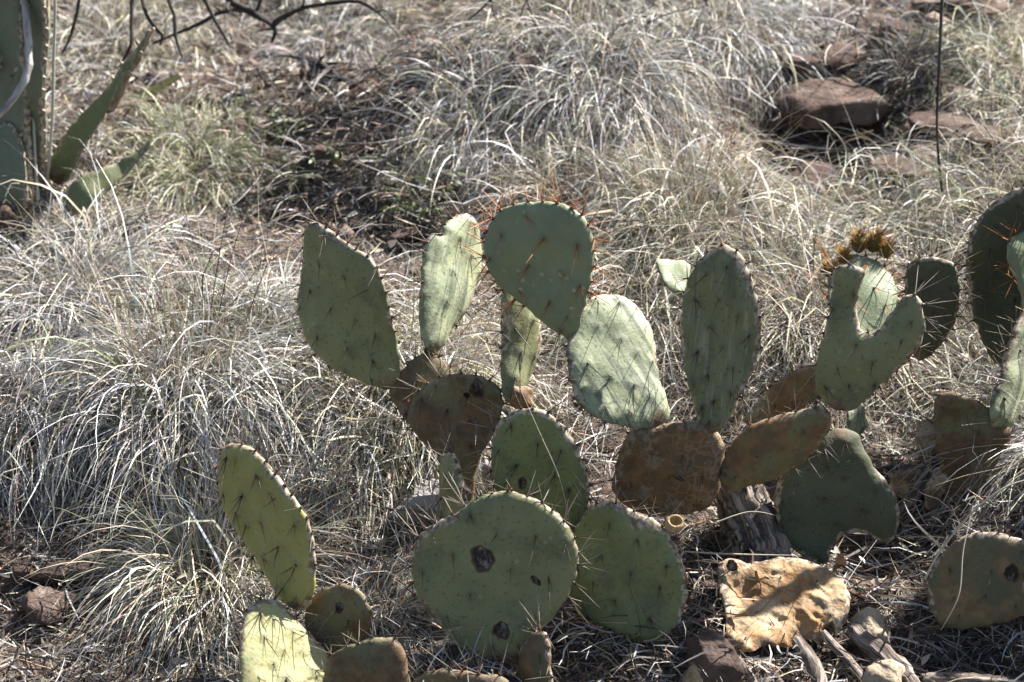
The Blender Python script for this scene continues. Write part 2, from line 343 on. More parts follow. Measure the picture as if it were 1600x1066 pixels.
PADS = {}
class Pad: pass
def make_pad(key, root, outline, base, yaw, tilt, T, mat, depth=None, on=None, step=0.0052, cup=0.0, wob=0.0025, scars=(), wrinkle=0.0, seed=None, rimtop=True, name='pad', areoles=()):
    """outline in photo pixels, laid on a plane of its own through the base point and given thickness T (metres)"""
    rs = np.random.default_rng(abs(hash_(key)) if seed is None else seed)
    n = Vector((math.sin(yaw) * math.cos(tilt), -math.cos(yaw) * math.cos(tilt), math.sin(tilt)))
    if on is not None: q = PADS[on]; b = hit(q.b, q.n, *base) 
    else: b = at(base[0], base[1], min(far(depth), ground_depth(*base) + .01))
    def to_plane(px, py): return hit(b, n, px, py)
    oc = catmull(outline)
    P3 = [to_plane(*p) for p in oc]
    cen = sum(P3, Vector()) / len(P3)
    v = (cen - b); v -= n * v.dot(n); v.normalize(); u = v.cross(n)
    def uv(p): d = p - b; return np.array((d.dot(u), d.dot(v)))
    poly = np.array([uv(p) for p in P3])
    # resample evenly
    cl = np.vstack([poly, poly[:1]]); L = np.concatenate([[0], np.cumsum(np.linalg.norm(np.diff(cl, axis=0), axis=1))]); per = L[-1]
    m = max(40, int(per / step)); s = np.linspace(0, per, m, endpoint=False)
    poly = np.stack([np.interp(s, L, cl[:, 0]), np.interp(s, L, cl[:, 1])], 1)
    for it in range(1): poly = .5 * poly + .25 * (np.roll(poly, 1, 0) + np.roll(poly, -1, 0))
    area = .5 * np.sum(poly[:, 0] * np.roll(poly[:, 1], -1) - np.roll(poly[:, 0], -1) * poly[:, 1])
    if area < 0: poly = poly[::-1].copy()
    tg = np.roll(poly, -1, 0) - np.roll(poly, 1, 0); tg /= np.linalg.norm(tg, axis=1)[:, None] + 1e-9
    on_ = np.stack([tg[:, 1], -tg[:, 0]], 1)               # outward normals in the plane
    sc_ = np.sin(s / 0.031 * 2 * math.pi + rs.uniform(0, 6)) + np.sin(s / 0.0173 * 2 * math.pi + rs.uniform(0, 6)) * .7
    poly = poly + on_ * (sc_ * .0007 + rs.normal(0, .0003, m))[:, None]
    Rr = min(T * .75, .5 * math.sqrt(abs(area)) * .6)
    pts = [poly]
    for f in (.06, .22, .5, .85):
        q = poly - on_ * (Rr * f)
        ok = inside(poly, q) & (dist_poly(poly, q) > Rr * f * .8); pts.append(q[ok])
    lo, hi = poly.min(0), poly.max(0)
    gxs = np.arange(lo[0], hi[0], step); gys = np.arange(lo[1], hi[1], step * .87); G = []
    for j, yy in enumerate(gys): G += [(xx + (j % 2) * step * .5, yy) for xx in gxs]
    G = np.array(G) + rs.normal(0, step * .08, (len(G), 2))
    ok = inside(poly, G); G = G[ok]; dG = dist_poly(poly, G); pts.append(G[dG > Rr * 1.0])
    scp = []
    for (sx, sy, sr, *asp) in scars:
        c = uv(to_plane(sx, sy)); rr = sr * (b - CAM).dot(FWD) / FPX; e = asp[0] if asp else 1.0; an = asp[1] if len(asp) > 1 else 0.0; scp.append((c, rr, e, an))
        k = np.arange(-rr * 2, rr * 2, rr / 6); xx, yy = np.meshgrid(k, k); q = np.stack([xx.ravel(), yy.ravel()], 1) + c + rs.normal(0, rr / 30, (xx.size, 2))
        q = q[inside(poly, q)]; pts.append(q[dist_poly(poly, q) > Rr * .3])
    Q = np.vstack(pts); nb = len(poly)
    res = delaunay_2d_cdt([Vector(p) for p in Q], [(i, (i + 1) % nb) for i in range(nb)], [], 1, 1e-7)
    W = np.array([p[:] for p in res[0]]); T_ = np.array([f for f in res[2] if len(f) == 3])
    db = dist_poly(poly, W); db[db < 1e-6] = 0
    prof = np.sqrt(np.clip(1 - (1 - np.clip(db / Rr, 0, 1)) ** 2, 0, 1))
    ml = db.max()
    hh = T * .5 * (prof * (.72 + .28 * np.clip(db / ml, 0, 1)))
    size = math.sqrt(abs(area))
    mid = np.zeros(len(W))
    for k in (3, 6, 11):
        for j in range(3):
            a = rs.uniform(0, 6.28); mid += wob / (k / 3) * np.sin((W[:, 0] * math.cos(a) + W[:, 1] * math.sin(a)) / size * k + rs.uniform(0, 6.28))
    mid -= mid[np.argmin(np.linalg.norm(W, axis=1))]
    half = (hi[0] - lo[0]) / 2; mid += cup * ((W[:, 0] - (hi[0] + lo[0]) / 2) / half) ** 2
    rough_ = np.zeros(len(W))
    if wrinkle:
        for cnt, amp in ((26, 1.0), (110, .6), (500, .3)):          # crumpled like paper: facets between random high and low points
            sd = rs.uniform(lo - .02, hi + .02, (cnt, 2)); sd = np.vstack([sd, [lo - .05, (hi[0] + .05, lo[1] - .05), hi + .05, (lo[0] - .05, hi[1] + .05)]]); hs = rs.uniform(-1, 1, len(sd))
            r_ = delaunay_2d_cdt([Vector(p) for p in sd], [], [], 0, 1e-7); sv = np.array([p[:] for p in r_[0]]); hv = np.array([hs[q[0]] if len(q) else 0 for q in r_[3]])
            for f in r_[2]:
                A, B, C_ = sv[f[0]], sv[f[1]], sv[f[2]]; den = (B[1] - C_[1]) * (A[0] - C_[0]) + (C_[0] - B[0]) * (A[1] - C_[1])
                if abs(den) < 1e-12: continue
                l1 = ((B[1] - C_[1]) * (W[:, 0] - C_[0]) + (C_[0] - B[0]) * (W[:, 1] - C_[1])) / den; l2 = ((C_[1] - A[1]) * (W[:, 0] - C_[0]) + (A[0] - C_[0]) * (W[:, 1] - C_[1])) / den; l3 = 1 - l1 - l2
                k_ = (l1 >= 0) & (l2 >= 0) & (l3 >= 0); rough_[k_] += wrinkle * amp * (l1 * hv[f[0]] + l2 * hv[f[1]] + l3 * hv[f[2]])[k_]
        for k in (14, 34):
            for j in range(3):
                a = rs.uniform(0, 6.28); ph = rs.uniform(0, 6.28)
                x_ = (W[:, 0] * math.cos(a) + W[:, 1] * math.sin(a)) / size * k + ph + 1.3 * np.sin((W[:, 1] * math.cos(a) - W[:, 0] * math.sin(a)) / size * k * .7 + ph * 2)
                rough_ += .25 * wrinkle * (6 / k) ** .6 * (1 - 2 * np.abs(np.sin(x_)) ** .7) * .5
    scar = np.zeros(len(W))
    for c, rr, e, an in scp:
        dx = W - c; ca, sa = math.cos(an), math.sin(an)
        r_ = np.hypot(dx[:, 0] * ca + dx[:, 1] * sa, (-dx[:, 0] * sa + dx[:, 1] * ca) * e) / rr
        r_ = r_ * (1 + .08 * np.sin(3 * np.arctan2(dx[:, 1], dx[:, 0]) + rr * 900) + .05 * np.sin(7 * np.arctan2(dx[:, 1], dx[:, 0])))
        scar = np.maximum(scar, np.clip(1.5 - r_ * .8, 0, 1))
    # areoles
    ar = []
    if len(areoles): ar = [uv(to_plane(*p)) for p in areoles]
    bump_ = np.zeros(len(W))
    areo = np.zeros(len(W))
    for a in ar: areo = np.maximum(areo, np.exp(-(((W - a) * np.array((1, .75))) ** 2).sum(1) / .0045 ** 2) * rs.uniform(.2, 1.0))
    for a in ar: bump_ += .0024 * np.exp(-((W - a) ** 2).sum(1) / .0065 ** 2)
    dep = np.clip((scar - .45) / .2, 0, 1) * (.0035 + rs.uniform(-.0018, .002, len(W))) - .0012 * np.exp(-((scar - .42) / .1) ** 2)
    un, vn, nn = np.array(u), np.array(v), np.array(n)
    fr = W[:, :1] * un + W[:, 1:] * vn + (mid + hh + (bump_ - dep + rough_ * prof))[:, None] * nn
    bk = W[:, :1] * un + W[:, 1:] * vn + (mid - hh + rough_ * prof * .7)[:, None] * nn
    bd = db < 1e-6; bd[:nb] = True
    remap = np.arange(len(W)) + len(W); remap[bd] = np.nonzero(bd)[0]
    Vv = np.vstack([fr, bk]); 
    e1 = W[T_[:, 1]] - W[T_[:, 0]]; e2 = W[T_[:, 2]] - W[T_[:, 0]]
    sgn = e1[:, 0] * e2[:, 1] - e1[:, 1] * e2[:, 0]
    # u = v x n  ->  (u, v) seen from +n is left-handed: flip as needed
    front = np.where((sgn > 0)[:, None], T_, T_[:, ::-1])
    if u.cross(v).dot(n) < 0: front = front[:, ::-1]
    FF = np.vstack([front, remap[front][:, ::-1]])
    vmax = W[:, 1].max(); top = np.clip(W[:, 1] / vmax * 1.6, 0, 1) if rimtop else np.ones(len(W))
    rim = np.exp(-(db / (T * .42)) ** 1.6) * (.3 + .75 * top)
    basef = np.clip(1 - (np.hypot(W[:, 0], W[:, 1]) / (.26 * vmax)), 0, 1)
    ex = {'padco': np.vstack([np.column_stack([W, mid + hh]), np.column_stack([W, mid - hh])]), 'rim': np.tile(rim, 2), 'basef': np.tile(basef, 2), 'areo': np.tile(areo, 2), 'scar': np.concatenate([scar, scar * 0])}
    me = raw_mesh('pad', Vv, FF, None, not wrinkle, ex)
    o = link(name, me, root, [M[mat]]); o.location = b - (root.location if root else Vector())
    pd = Pad(); pd.b, pd.n, pd.u, pd.v, pd.o, pd.poly, pd.on, pd.T, pd.uv, pd.ar, pd.W, pd.mid, pd.hh, pd.to_plane, pd.vmax, pd.rs = b, n, u, v, o, poly, on_, T, uv, ar, W, mid, hh, to_plane, vmax, rs
    pd.scp = scp
    PADS[key] = pd
    return pd
def hash_(s):
    h = 7
    for ch in s: h = (h * 31 + ord(ch)) % 1000003
    return h
def hit(b, n, px, py):
    d = ray(px, py); t = (b - CAM).dot(n) / d.dot(n); return CAM + d * t

# ------------------------------------------------------------------ spine clusters
def cone(V, Fc, C, p0, dirn, L, r, c0, c1, bend=0.0, rs=None):
    d = np.array(dirn, float); d /= np.linalg.norm(d); a = np.cross(d, (.3, .5, .8)); a /= np.linalg.norm(a); b = np.cross(d, a); k0 = len(V)
    bv = a * bend * L
    for i, (t, w) in enumerate(((0, 1), (.5, .72), (1, .12))):
        for j in range(3):
            an = j * 2.0944; V.append(p0 + d * L * t + bv * t * t + (a * math.cos(an) + b * math.sin(an)) * r * w); C.append(np.array(c0) * (1 - t) + np.array(c1) * t)
    for i in range(2):
        for j in range(3):
            q = (k0 + i * 3 + j, k0 + i * 3 + (j + 1) % 3, k0 + i * 3 + 3 + (j + 1) % 3, k0 + i * 3 + 3 + j); Fc += [(q[0], q[1], q[2]), (q[0], q[2], q[3])]
def cluster_mesh(kind, seed):
    rs = np.random.default_rng(seed); V, Fc, C = [], [], []
    orange = 'orange' in kind; edge = 'edge' in kind
    cc = np.array((0.075, 0.052, 0.038)) * rs.uniform(.6, 1.5) if not orange else np.array((0.17, 0.07, 0.03))
    k = len(V); rr = rs.uniform(.0018, .003)
    for i, (z, w) in enumerate(((-.001, 1), (.0012, .85), (.0024, .4))):
        for j in range(7):
            a = j * 2 * math.pi / 7; V.append(np.array((math.cos(a) * rr * w, math.sin(a) * rr * w * 1.15, z))); C.append(cc * (.7 + .5 * i))
    for i in range(2):
        for j in range(7):
            q = (k + i * 7 + j, k + i * 7 + (j + 1) % 7, k + i * 7 + 7 + (j + 1) % 7, k + i * 7 + 7 + j); Fc += [(q[0], q[1], q[2]), (q[0], q[2], q[3])]
    for j in range(1, 6): Fc.append((k + 14, k + 14 + j, k + 15 + j))
    g0, g1 = ((.30, .1, .03), (.6, .26, .08)) if (orange or rs.uniform() < .3) else ((.12, .07, .04), (.35, .24, .14))
    for i in range(int(rs.integers(5, 10) * (1.8 if edge else 1))):      # glochids
        d = rs.normal(0, .7, 3); d[2] = abs(d[2]) + .6; cone(V, Fc, C, np.array((0, 0, .001)), d, rs.uniform(.003, .006) * (1.25 if edge else 1), .00024, g0, g1)
    if orange: n = int(rs.integers(3, 7)) if edge else int(rs.integers(1, 4))
    else: n = int(rs.integers(2, 6)) if edge else int(rs.choice([1, 1, 2, 2, 3]))
    for i in range(n):
        if edge: d = rs.normal(0, .75, 3); d[2] = abs(d[2]) * .8 + .55; L = rs.uniform(.02, .05)
        else: d = np.array((rs.normal(0, .35), -.8 + rs.normal(0, .25), rs.uniform(.25, .8))); L = rs.uniform(.016, .04) if i else rs.uniform(.026, .05)
        if orange: c0, c1 = np.array((.4, .1, .025)), np.array((.74, .36, .13)); L *= 1.1
        elif edge and rs.uniform() < .6: c0, c1 = np.array((.14, .1, .075)), np.array((.58, .5, .42))
        else: c0, c1 = np.array((.04, .025, .02)), np.array((.32, .25, .19))
        cone(V, Fc, C, np.array((0, 0, .001)), d, L, rs.uniform(.0006, .0009), c0, c1, rs.normal(0, .05))
    me = raw_mesh('spine_cluster', V, Fc, np.array(C), False); me.materials.append(M['spine']); return me
POOL = {k: [cluster_mesh(k, 100 * i + 7 * j) for j in range(12)] for i, k in enumerate(('face', 'edge', 'orange_face', 'orange_edge'))}
def put_cluster(pd, kind, pos, z, upv, rs, sc=1.0, parent=None):
    z = z.normalized(); y = upv - z * upv.dot(z)
    if y.length < 1e-3: y = pd.v - z * pd.v.dot(z)
    y.normalize(); x = y.cross(z)
    m = Matrix((x, y, z)).transposed().to_4x4() @ Matrix.Rotation(rs.normal(0, .35), 4, 'Z') @ Matrix.Scale(sc, 4); m.translation = pos
    o = link('spine_cluster', POOL[kind][int(rs.integers(12))], pd.o); o.matrix_basis = m
    return o
def surf_pos(pd, w, side=1):
    d = ((pd.W - w) ** 2).sum(1); k = np.argsort(d)[:3]; wt = 1 / (d[k] + 1e-7); wt /= wt.sum()
    h = float((pd.mid[k] * wt).sum() + side * (pd.hh[k] * wt).sum()); return pd.u * float(w[0]) + pd.v * float(w[1]) + pd.n * h
def spines(pd, kind='', face=True, spacing=.042, edge_spacing=.018, skip=.2, sc=1.0, edge_to=1.0, avoid=None):
    rs = pd.rs; pre = 'orange_' if kind == 'orange' else ''
    if face:
        if len(pd.ar): A = list(pd.ar)
        else:
            lo, hi = pd.poly.min(0), pd.poly.max(0); A = []; j = 0; y = lo[1] + spacing * .4
            while y < hi[1]:
                x = lo[0] + (j % 2) * spacing * .5 + rs.uniform(0, spacing * .3)
                while x < hi[0]: A.append(np.array((x, y)) + rs.normal(0, spacing * .12, 2)); x += spacing
                y += spacing * .8; j += 1
            Q = np.array(A); ok = inside(pd.poly, Q); ok[ok] = dist_poly(pd.poly, Q[ok]) > .011; A = [q for q, k in zip(Q, ok) if k]
        for a in A:
            if any(np.linalg.norm(a - c) < r * 1.2 for c, r, *_ in pd.scp): continue
            put_cluster(pd, pre + 'face', surf_pos(pd, a), pd.n + pd.u * rs.normal(0, .1), Vector((0, 0, 1)), rs, sc * rs.uniform(.75, 1.1))
    m = len(pd.poly); per = np.linalg.norm(np.diff(np.vstack([pd.poly, pd.poly[:1]]), axis=0), axis=1); acc = rs.uniform(0, edge_spacing)
    for i in range(m):
        acc += per[i]
        if acc < edge_spacing: continue
        acc = rs.uniform(-.25, .25) * edge_spacing
        if pd.poly[i, 1] < skip * pd.vmax: continue
        if pd.poly[i, 1] > edge_to * pd.vmax: continue
        if avoid and np.linalg.norm(pd.poly[i] - pd.uv(pd.to_plane(*avoid[:2]))) < avoid[2] * (pd.b - CAM).dot(FWD) / FPX: continue
        o2 = pd.u * float(pd.on[i, 0]) + pd.v * float(pd.on[i, 1])
        pos = surf_pos(pd, pd.poly[i]) + o2 * .0
        put_cluster(pd, pre + 'edge', pos, o2 + pd.n * rs.normal(.15, .35), Vector((0, 0, 1)), rs, sc * rs.uniform(.75, 1.15))

def plant(px, py, label, name='prickly_pear', cat='cactus', group='prickly pear cacti on the slope'):
    g = on_ground(px, py); e = bpy.data.objects.new(name, None); COL.objects.link(e); e.location = g; e.empty_display_size = .05
    return tag(e, label, cat, group)

# --- front plant: the big round pad with wounds
pf = plant(790, 1080, 'green prickly pear in front with a wounded round pad and dried fruit cup')
p = make_pad('A9', pf, [(828,636),(860,645),(885,670),(905,700),(918,740),(921,775),(912,812),(880,850),(850,868),(820,850),(792,800),(776,765),(768,725),(768,695),(775,665),(797,644)], (850, 866), R(-14), R(4), .019, 'green_deep', 3.05, scars=[(818,752,5.5,.7,0)],
             areoles=[(802,660),(843,690),(783,700),(812,722),(870,738),(838,762),(893,760),(796,748),(880,700)])
spines(p, skip=.35)
p = make_pad('A12', pf, [(950,783),(985,795),(1020,810),(1045,830),(1060,860),(1072,890),(1074,930),(1065,965),(1045,990),(1015,1000),(980,998),(945,985),(915,965),(893,945),(882,915),(886,870),(895,835),(908,808),(925,790)], (880, 950), R(-12), R(8), .02, 'green_deep', 3.0,
             areoles=[(998,838),(942,864),(1045,878),(988,890),(1032,912),(963,932),(1018,960),(960,980),(930,905),(905,880),(955,815)])
spines(p, skip=.25)
p = make_pad('A10', pf, [(697,708),(714,710),(722,745),(726,790),(722,830),(708,835),(698,810),(693,760),(692,725)], (710, 832), R(-68), R(6), .017, 'streak', 3.03)
spines(p, face=True, skip=.25, edge_spacing=.016)
p = make_pad('A11', pf, [(800,768),(835,778),(870,800),(893,830),(903,860),(902,890),(893,920),(880,945),(860,970),(840,990),(820,1012),(800,1032),(778,1042),(750,1036),(715,1012),(690,982),(660,950),(645,920),(641,880),(650,845),(670,825),(700,808),(722,797),(735,782),(748,779),(770,770)], (786, 1040), R(-8), R(9), .022, 'green', 2.97,
             scars=[(755,871,14,.85,.3), (838,905,8,2.2,-.85), (785,982,10,.9,.5)],
             areoles=[(708,866),(778,832),(839,834),(660,893),(737,922),(800,885),(858,900),(700,960),(735,802),(842,957),(745,1018),(885,845),(672,830),(772,1003),(838,1005)])
spines(p, skip=.3, edge_spacing=.019)
p = make_pad('A13', pf, [(838,985),(855,995),(862,1030),(864,1070),(862,1110),(840,1125),(815,1110),(808,1070),(812,1030),(822,1000)], (838, 1124), R(-50), R(10), .018, 'dull', 2.93)
spines(p, skip=.3, edge_spacing=.014)
p = make_pad('A13b', pf, [(655,1058),(690,1046),(740,1052),(790,1060),(800,1085),(780,1120),(720,1130),(665,1110),(645,1075)], (735, 1128), R(-5), R(6), .022, 'brown', 2.985)
spines(p, skip=.4)

# --- middle plant: brown pad carrying two green pads
pm = plant(735, 850, 'prickly pear with a brown corky pad carrying two green pads, left of centre')
p = make_pad('A8', pm, [(665,551),(690,562),(706,580),(728,600),(750,640),(756,690),(748,730),(742,770),(738,810),(722,812),(716,780),(708,740),(684,704),(650,675),(625,645),(608,615),(615,595),(636,570)], (730, 812), R(8), R(10), .024, 'brown', 3.22,
             areoles=[(648,590),(632,640),(668,640),(690,690),(660,665)])
spines(p, skip=.55)
p = make_pad('A8b', pm, [(662,604),(688,590),(715,585),(742,586),(765,594),(783,612),(783,645),(773,677),(757,702),(745,730),(741,765),(738,800),(722,800),(715,764),(702,724),(678,702),(650,676),(636,650),(644,622)], (731, 798), R(-10), R(4), .02, 'brown', 3.19, scars=[(747,607,9,.75,0), (730,617,4)],
             areoles=[(682,600),(700,638),(660,620),(732,656),(685,655),(717,672),(705,695),(738,690)])
spines(p, skip=.6)
p = make_pad('A1', pm, [(485,347),(515,360),(550,382),(582,402),(599,430),(609,470),(617,520),(622,570),(621,598),(608,609),(580,602),(545,587),(515,571),(488,545),(472,515),(463,475),(466,430),(471,390),(474,362)], (612, 606), R(-30), R(1), .018, 'green', on='A8',
             areoles=[(502,412),(544,428),(581,450),(486,453),(523,478),(560,495),(591,522),(472,480),(503,522),(550,540),(587,560),(545,576),(530,360),(585,590),(510,365)])
spines(p, skip=.22)
p = make_pad('A2', pm, [(720,334),(738,345),(747,375),(749,410),(741,450),(722,490),(700,520),(688,546),(670,552),(660,537),(655,500),(655,460),(658,425),(661,398),(667,372),(676,366),(684,372),(690,352),(704,340)], (672, 552), R(48), R(17), .024, 'pale', on='A8',
             areoles=[(705,372),(724,400),(694,425),(684,472),(716,490),(740,430),(725,350),(665,545)])
spines(p, skip=.2)
p = make_pad('A4', pm, [(795,440),(825,452),(840,490),(843,530),(838,570),(826,602),(808,628),(790,628),(783,595),(785,540),(785,480)], (795, 630), R(35), R(17), .024, 'streak', on='A8b', areoles=[(798,515),(825,500),(808,550),(830,555),(797,590)])
spines(p, skip=.2)
p = make_pad('A4b', pm, [(800,605),(822,603),(832,612),(828,632),(812,640),(798,634)], (808, 640), R(20), R(10), .012, 'rust', on='A8b')

# --- central right plant
pr = plant(1120, 880, 'prickly pear right of centre with an orange spined pad and bark brown base pads')
p = make_pad('A14', pr, [(985,674),(1040,662),(1085,660),(1115,672),(1132,700),(1130,740),(1125,765),(1105,795),(1060,804),(1010,802),(975,787),(956,762),(964,720),(975,692)], (1060, 806), R(-4), R(-4), .034, 'bark', 3.09, scars=[(1060,740,8,3,-.7)])
spines(p, skip=.3, spacing=.05, edge_spacing=.035, sc=.75)
p = make_pad('A16', pr, [(1172,640),(1200,608),(1240,580),(1275,568),(1294,590),(1280,622),(1235,645),(1190,660),(1160,660)], (1165, 655), R(10), R(12), .022, 'rust', 3.3)
spines(p, skip=.3, sc=.7)
p = make_pad('A15', pr, [(1185,660),(1230,646),(1280,638),(1302,655),(1287,690),(1255,725),(1215,747),(1175,760),(1135,767),(1124,738),(1140,700),(1158,676)], (1128, 735), R(-5), R(2), .026, 'rust', on='A14', areoles=[(1218,690),(1180,705),(1255,665),(1150,738),(1190,742)])
spines(p, skip=.2, sc=.7)
p = make_pad('A5', pr, [(940,463),(975,468),(1000,488),(1018,520),(1025,560),(1032,600),(1045,640),(1040,662),(1012,670),(970,666),(935,656),(905,635),(892,605),(885,570),(884,540),(900,500),(917,474)], (1030, 668), R(16), R(40), .021, 'pale', on='A14',
             areoles=[(926,475),(963,480),(929,518),(965,537),(992,557),(951,595),(914,575),(985,605),(943,640),(981,648),(1010,625),(905,612),(1016,570)])
spines(p, skip=.2)
p = make_pad('A6', pr, [(1135,382),(1158,400),(1176,440),(1187,490),(1188,530),(1180,570),(1160,612),(1140,652),(1122,676),(1098,674),(1088,650),(1078,610),(1068,570),(1064,530),(1065,480),(1075,440),(1095,405),(1115,387)], (1110, 676), R(-22), R(5), .02, 'streak', on='A14',
             areoles=[(1110,425),(1140,412),(1128,464),(1090,465),(1112,508),(1155,490),(1172,523),(1133,540),(1094,546),(1147,573),(1110,582),(1087,595),(1120,622),(1145,610),(1112,655),(1100,632)])
spines(p, skip=.2)
p = make_pad('A7', pr, [(1027,404),(1050,402),(1076,408),(1078,430),(1070,455),(1062,466),(1046,452),(1034,432)], (1066, 464), R(25), R(44), .013, 'blue', on='A6')
spines(p, skip=.3, edge_spacing=.02, sc=.5)
p = make_pad('A3', pr, [(835,318),(870,317),(900,328),(920,350),(929,380),(928,420),(920,460),(910,492),(903,522),(895,535),(880,526),(850,507),(820,483),(790,462),(768,440),(757,415),(753,388),(760,358),(776,335),(802,322)], (896, 534), R(-14), R(0), .02, 'blue', on='A5',
             areoles=[(820,335),(783,368),(852,370),(905,378),(765,405),(828,413),(879,420),(812,455),(862,468),(890,490),(910,440),(878,512)])
spines(p, 'orange', skip=.3, edge_spacing=.017, sc=1.05)
p = make_pad('A18b', pr, [(1295,440),(1300,412),(1328,398),(1358,402),(1385,420),(1399,452),(1396,490),(1375,530),(1350,560),(1325,560),(1305,520),(1296,480)], (1335, 562), R(14), R(42), .018, 'blue', 3.27)
pk = p
spines(p, 'orange', skip=.55, edge_spacing=.014, sc=1.05)
p = make_pad('A18', pr, [(1303,418),(1322,413),(1342,416),(1352,424),(1345,448),(1339,478),(1343,508),(1358,521),(1374,511),(1398,482),(1416,461),(1434,464),(1443,490),(1445,520),(1430,552),(1400,582),(1370,608),(1340,637),(1310,642),(1285,627),(1274,600),(1278,560),(1288,520),(1297,480),(1300,440)], (1308, 642), R(-16), R(4), .019, 'green', on='A15', step=.0045,
             areoles=[(1335,455),(1410,530),(1342,532),(1302,478),(1310,570),(1365,563),(1327,598),(1290,600),(1368,598),(1425,500)])
spines(p, skip=.2, avoid=(1372, 468, 54))
p = make_pad('A17', pr, [(1282,682),(1302,671),(1335,673),(1350,700),(1370,735),(1395,765),(1406,800),(1401,835),(1385,851),(1350,834),(1322,838),(1302,852),(1292,882),(1262,876),(1226,842),(1211,800),(1212,765),(1226,730),(1256,705)], (1315, 674), R(-8), R(15), .024, 'dark', 3.09,
             areoles=[(1288,698),(1320,687),(1340,710),(1293,725),(1318,742),(1248,752),(1286,775),(1345,792),(1240,806),(1368,762),(1310,815),(1225,785)])
spines(p, skip=.35, sc=.7, edge_spacing=.03)
p = make_pad('A17b', pr, [(1328,640),(1346,630),(1352,645),(1350,668),(1338,682),(1324,668)], (1334, 682), R(30), R(12), .014, 'pale', 3.3)
# buds on the pad behind the notch
def bud(pd, px, py, w, h, label=None, orange=True):
    c = hit(pd.b, pd.n, px, py + h * .45) - pd.b; s = (pd.b - CAM).dot(FWD) / FPX; rs = np.random.default_rng(int(px * 7 + py))
    V, Fc, C = [], [], []; nr = 9; ns = 14; w *= .72; h *= .85
    for i in range(nr + 1):
        t = i / nr; r = w * s * .5 * math.sin((.16 + .82 * t) * math.pi) ** .8
        for j in range(ns):
            a = j * 2 * math.pi / ns; k = 1 + .12 * math.sin(3 * a + i * 2)
            V.append(np.array((math.cos(a) * r * k, math.sin(a) * r * k, t * h * s))); C.append(np.array((.12, .13, .045)) * (1 - t) + np.array((.17, .11, .035)) * t)
    for i in range(nr):
        for j in range(ns):
            q = (i * ns + j, i * ns + (j + 1) % ns, (i + 1) * ns + (j + 1) % ns, (i + 1) * ns + j); Fc += [(q[0], q[1], q[2]), (q[0], q[2], q[3])]
    for j in range(1, ns - 1): Fc.append((nr * ns, nr * ns + j, nr * ns + j + 1))
    for i in range(240):
        t = rs.uniform(.05, 1); a = rs.uniform(0, 6.28); r = w * s * .5 * math.sin((.16 + .82 * t) * math.pi) ** .8
        cone(V, Fc, C, np.array((math.cos(a) * r * .95, math.sin(a) * r * .95, t * h * s)), (math.cos(a) * .8, math.sin(a) * .8, .3 + t), rs.uniform(.006, .014), .00045, (.16, .11, .03), (.6, .36, .1))
    for i in range(11):
        a = rs.uniform(0, 6.28); cone(V, Fc, C, np.array((0, 0, h * s * rs.uniform(.3, .9))), (math.cos(a), math.sin(a), 1.0), rs.uniform(.015, .03), .0005, (.42, .075, .015), (.78, .27, .06))
    o = link('bud', raw_mesh('bud', V, Fc, np.array(C)), pd.o, [M['spine']]); o.location = c; o.rotation_euler = (rs.normal(.1, .15), rs.normal(0, .2), 0)
    return o
for a in ((1342, 376, 30, 38), (1360, 374, 30, 40), (1384, 388, 28, 30), (1318, 400, 20, 22), (1292, 420, 24, 24)): bud(pk, *a)
# dried fruit cup on the rim of the front right pad
def fruit_cup(pd, px, py):
    c = hit(pd.b, pd.n, px, py + 12) - pd.b; s = (pd.b - CAM).dot(FWD) / FPX; V, Fc, C = [], [], []; ns = 18; rs = np.random.default_rng(3)
    prof = [(5, -4), (10, 0), (14, 6), (15, 12), (13.5, 18), (11, 22), (9, 21.5), (9.5, 15), (6, 10), (0.5, 9)]
    for i, (r, z) in enumerate(prof):
        for j in range(ns):
            a = j * 2 * math.pi / ns; k = 1 + .06 * math.sin(2 * a + 1) + rs.normal(0, .025)
            V.append(np.array((math.cos(a) * r * k, math.sin(a) * r * k, z + rs.normal(0, .4))) * s); C.append(np.array((.5, .36, .2)) * rs.uniform(.8, 1.15) * (1 if i < 7 else .8))
    for i in range(len(prof) - 1):
        for j in range(ns): Fc.append((i * ns + j, i * ns + (j + 1) % ns, (i + 1) * ns + (j + 1) % ns, (i + 1) * ns + j))
    o = link('dried_fruit', raw_mesh('dried_fruit', V, Fc, np.array(C)), pd.o, [M['matte']]); o.location = c; o.rotation_euler = (R(38), R(8), 0)
    o['label'] = 'dried pale tan fruit cup'
fruit_cup(PADS['A12'], 1052, 812)

# --- left front plant
pl = plant(480, 1090, 'yellow green prickly pear at lower left with a tall tilted pad')
p = make_pad('B3', pl, [(530,916),(560,921),(578,945),(581,985),(555,1015),(520,1045),(500,1045),(484,1000),(472,970),(488,935)], (510, 1045), R(-8), R(2), .02, 'brown', 3.0, scars=[(531,948,5,.7,0)])
spines(p, skip=.4, sc=.7)
p = make_pad('B1', pl, [(350,697),(384,700),(420,735),(455,773),(480,805),(490,840),(493,880),(491,920),(481,951),(462,952),(440,928),(410,888),(375,842),(346,796),(338,752),(340,717)], (472, 953), R(-32), R(5), .019, 'yellow', on='B3',
             areoles=[(358,712),(402,742),(352,770),(383,772),(436,776),(412,815),(388,820),(445,850),(418,868),(470,880),(452,915),(372,800),(371,715),(425,770),(468,815)])
spines(p, skip=.2, edge_spacing=.018)
p = make_pad('B4', pl, [(512,1032),(560,1002),(600,994),(630,1008),(643,1060),(640,1110),(580,1140),(510,1120)], (575, 1138), R(-10), R(2), .022, 'brown', 2.93)
spines(p, skip=.3, edge_spacing=.02, sc=.7)
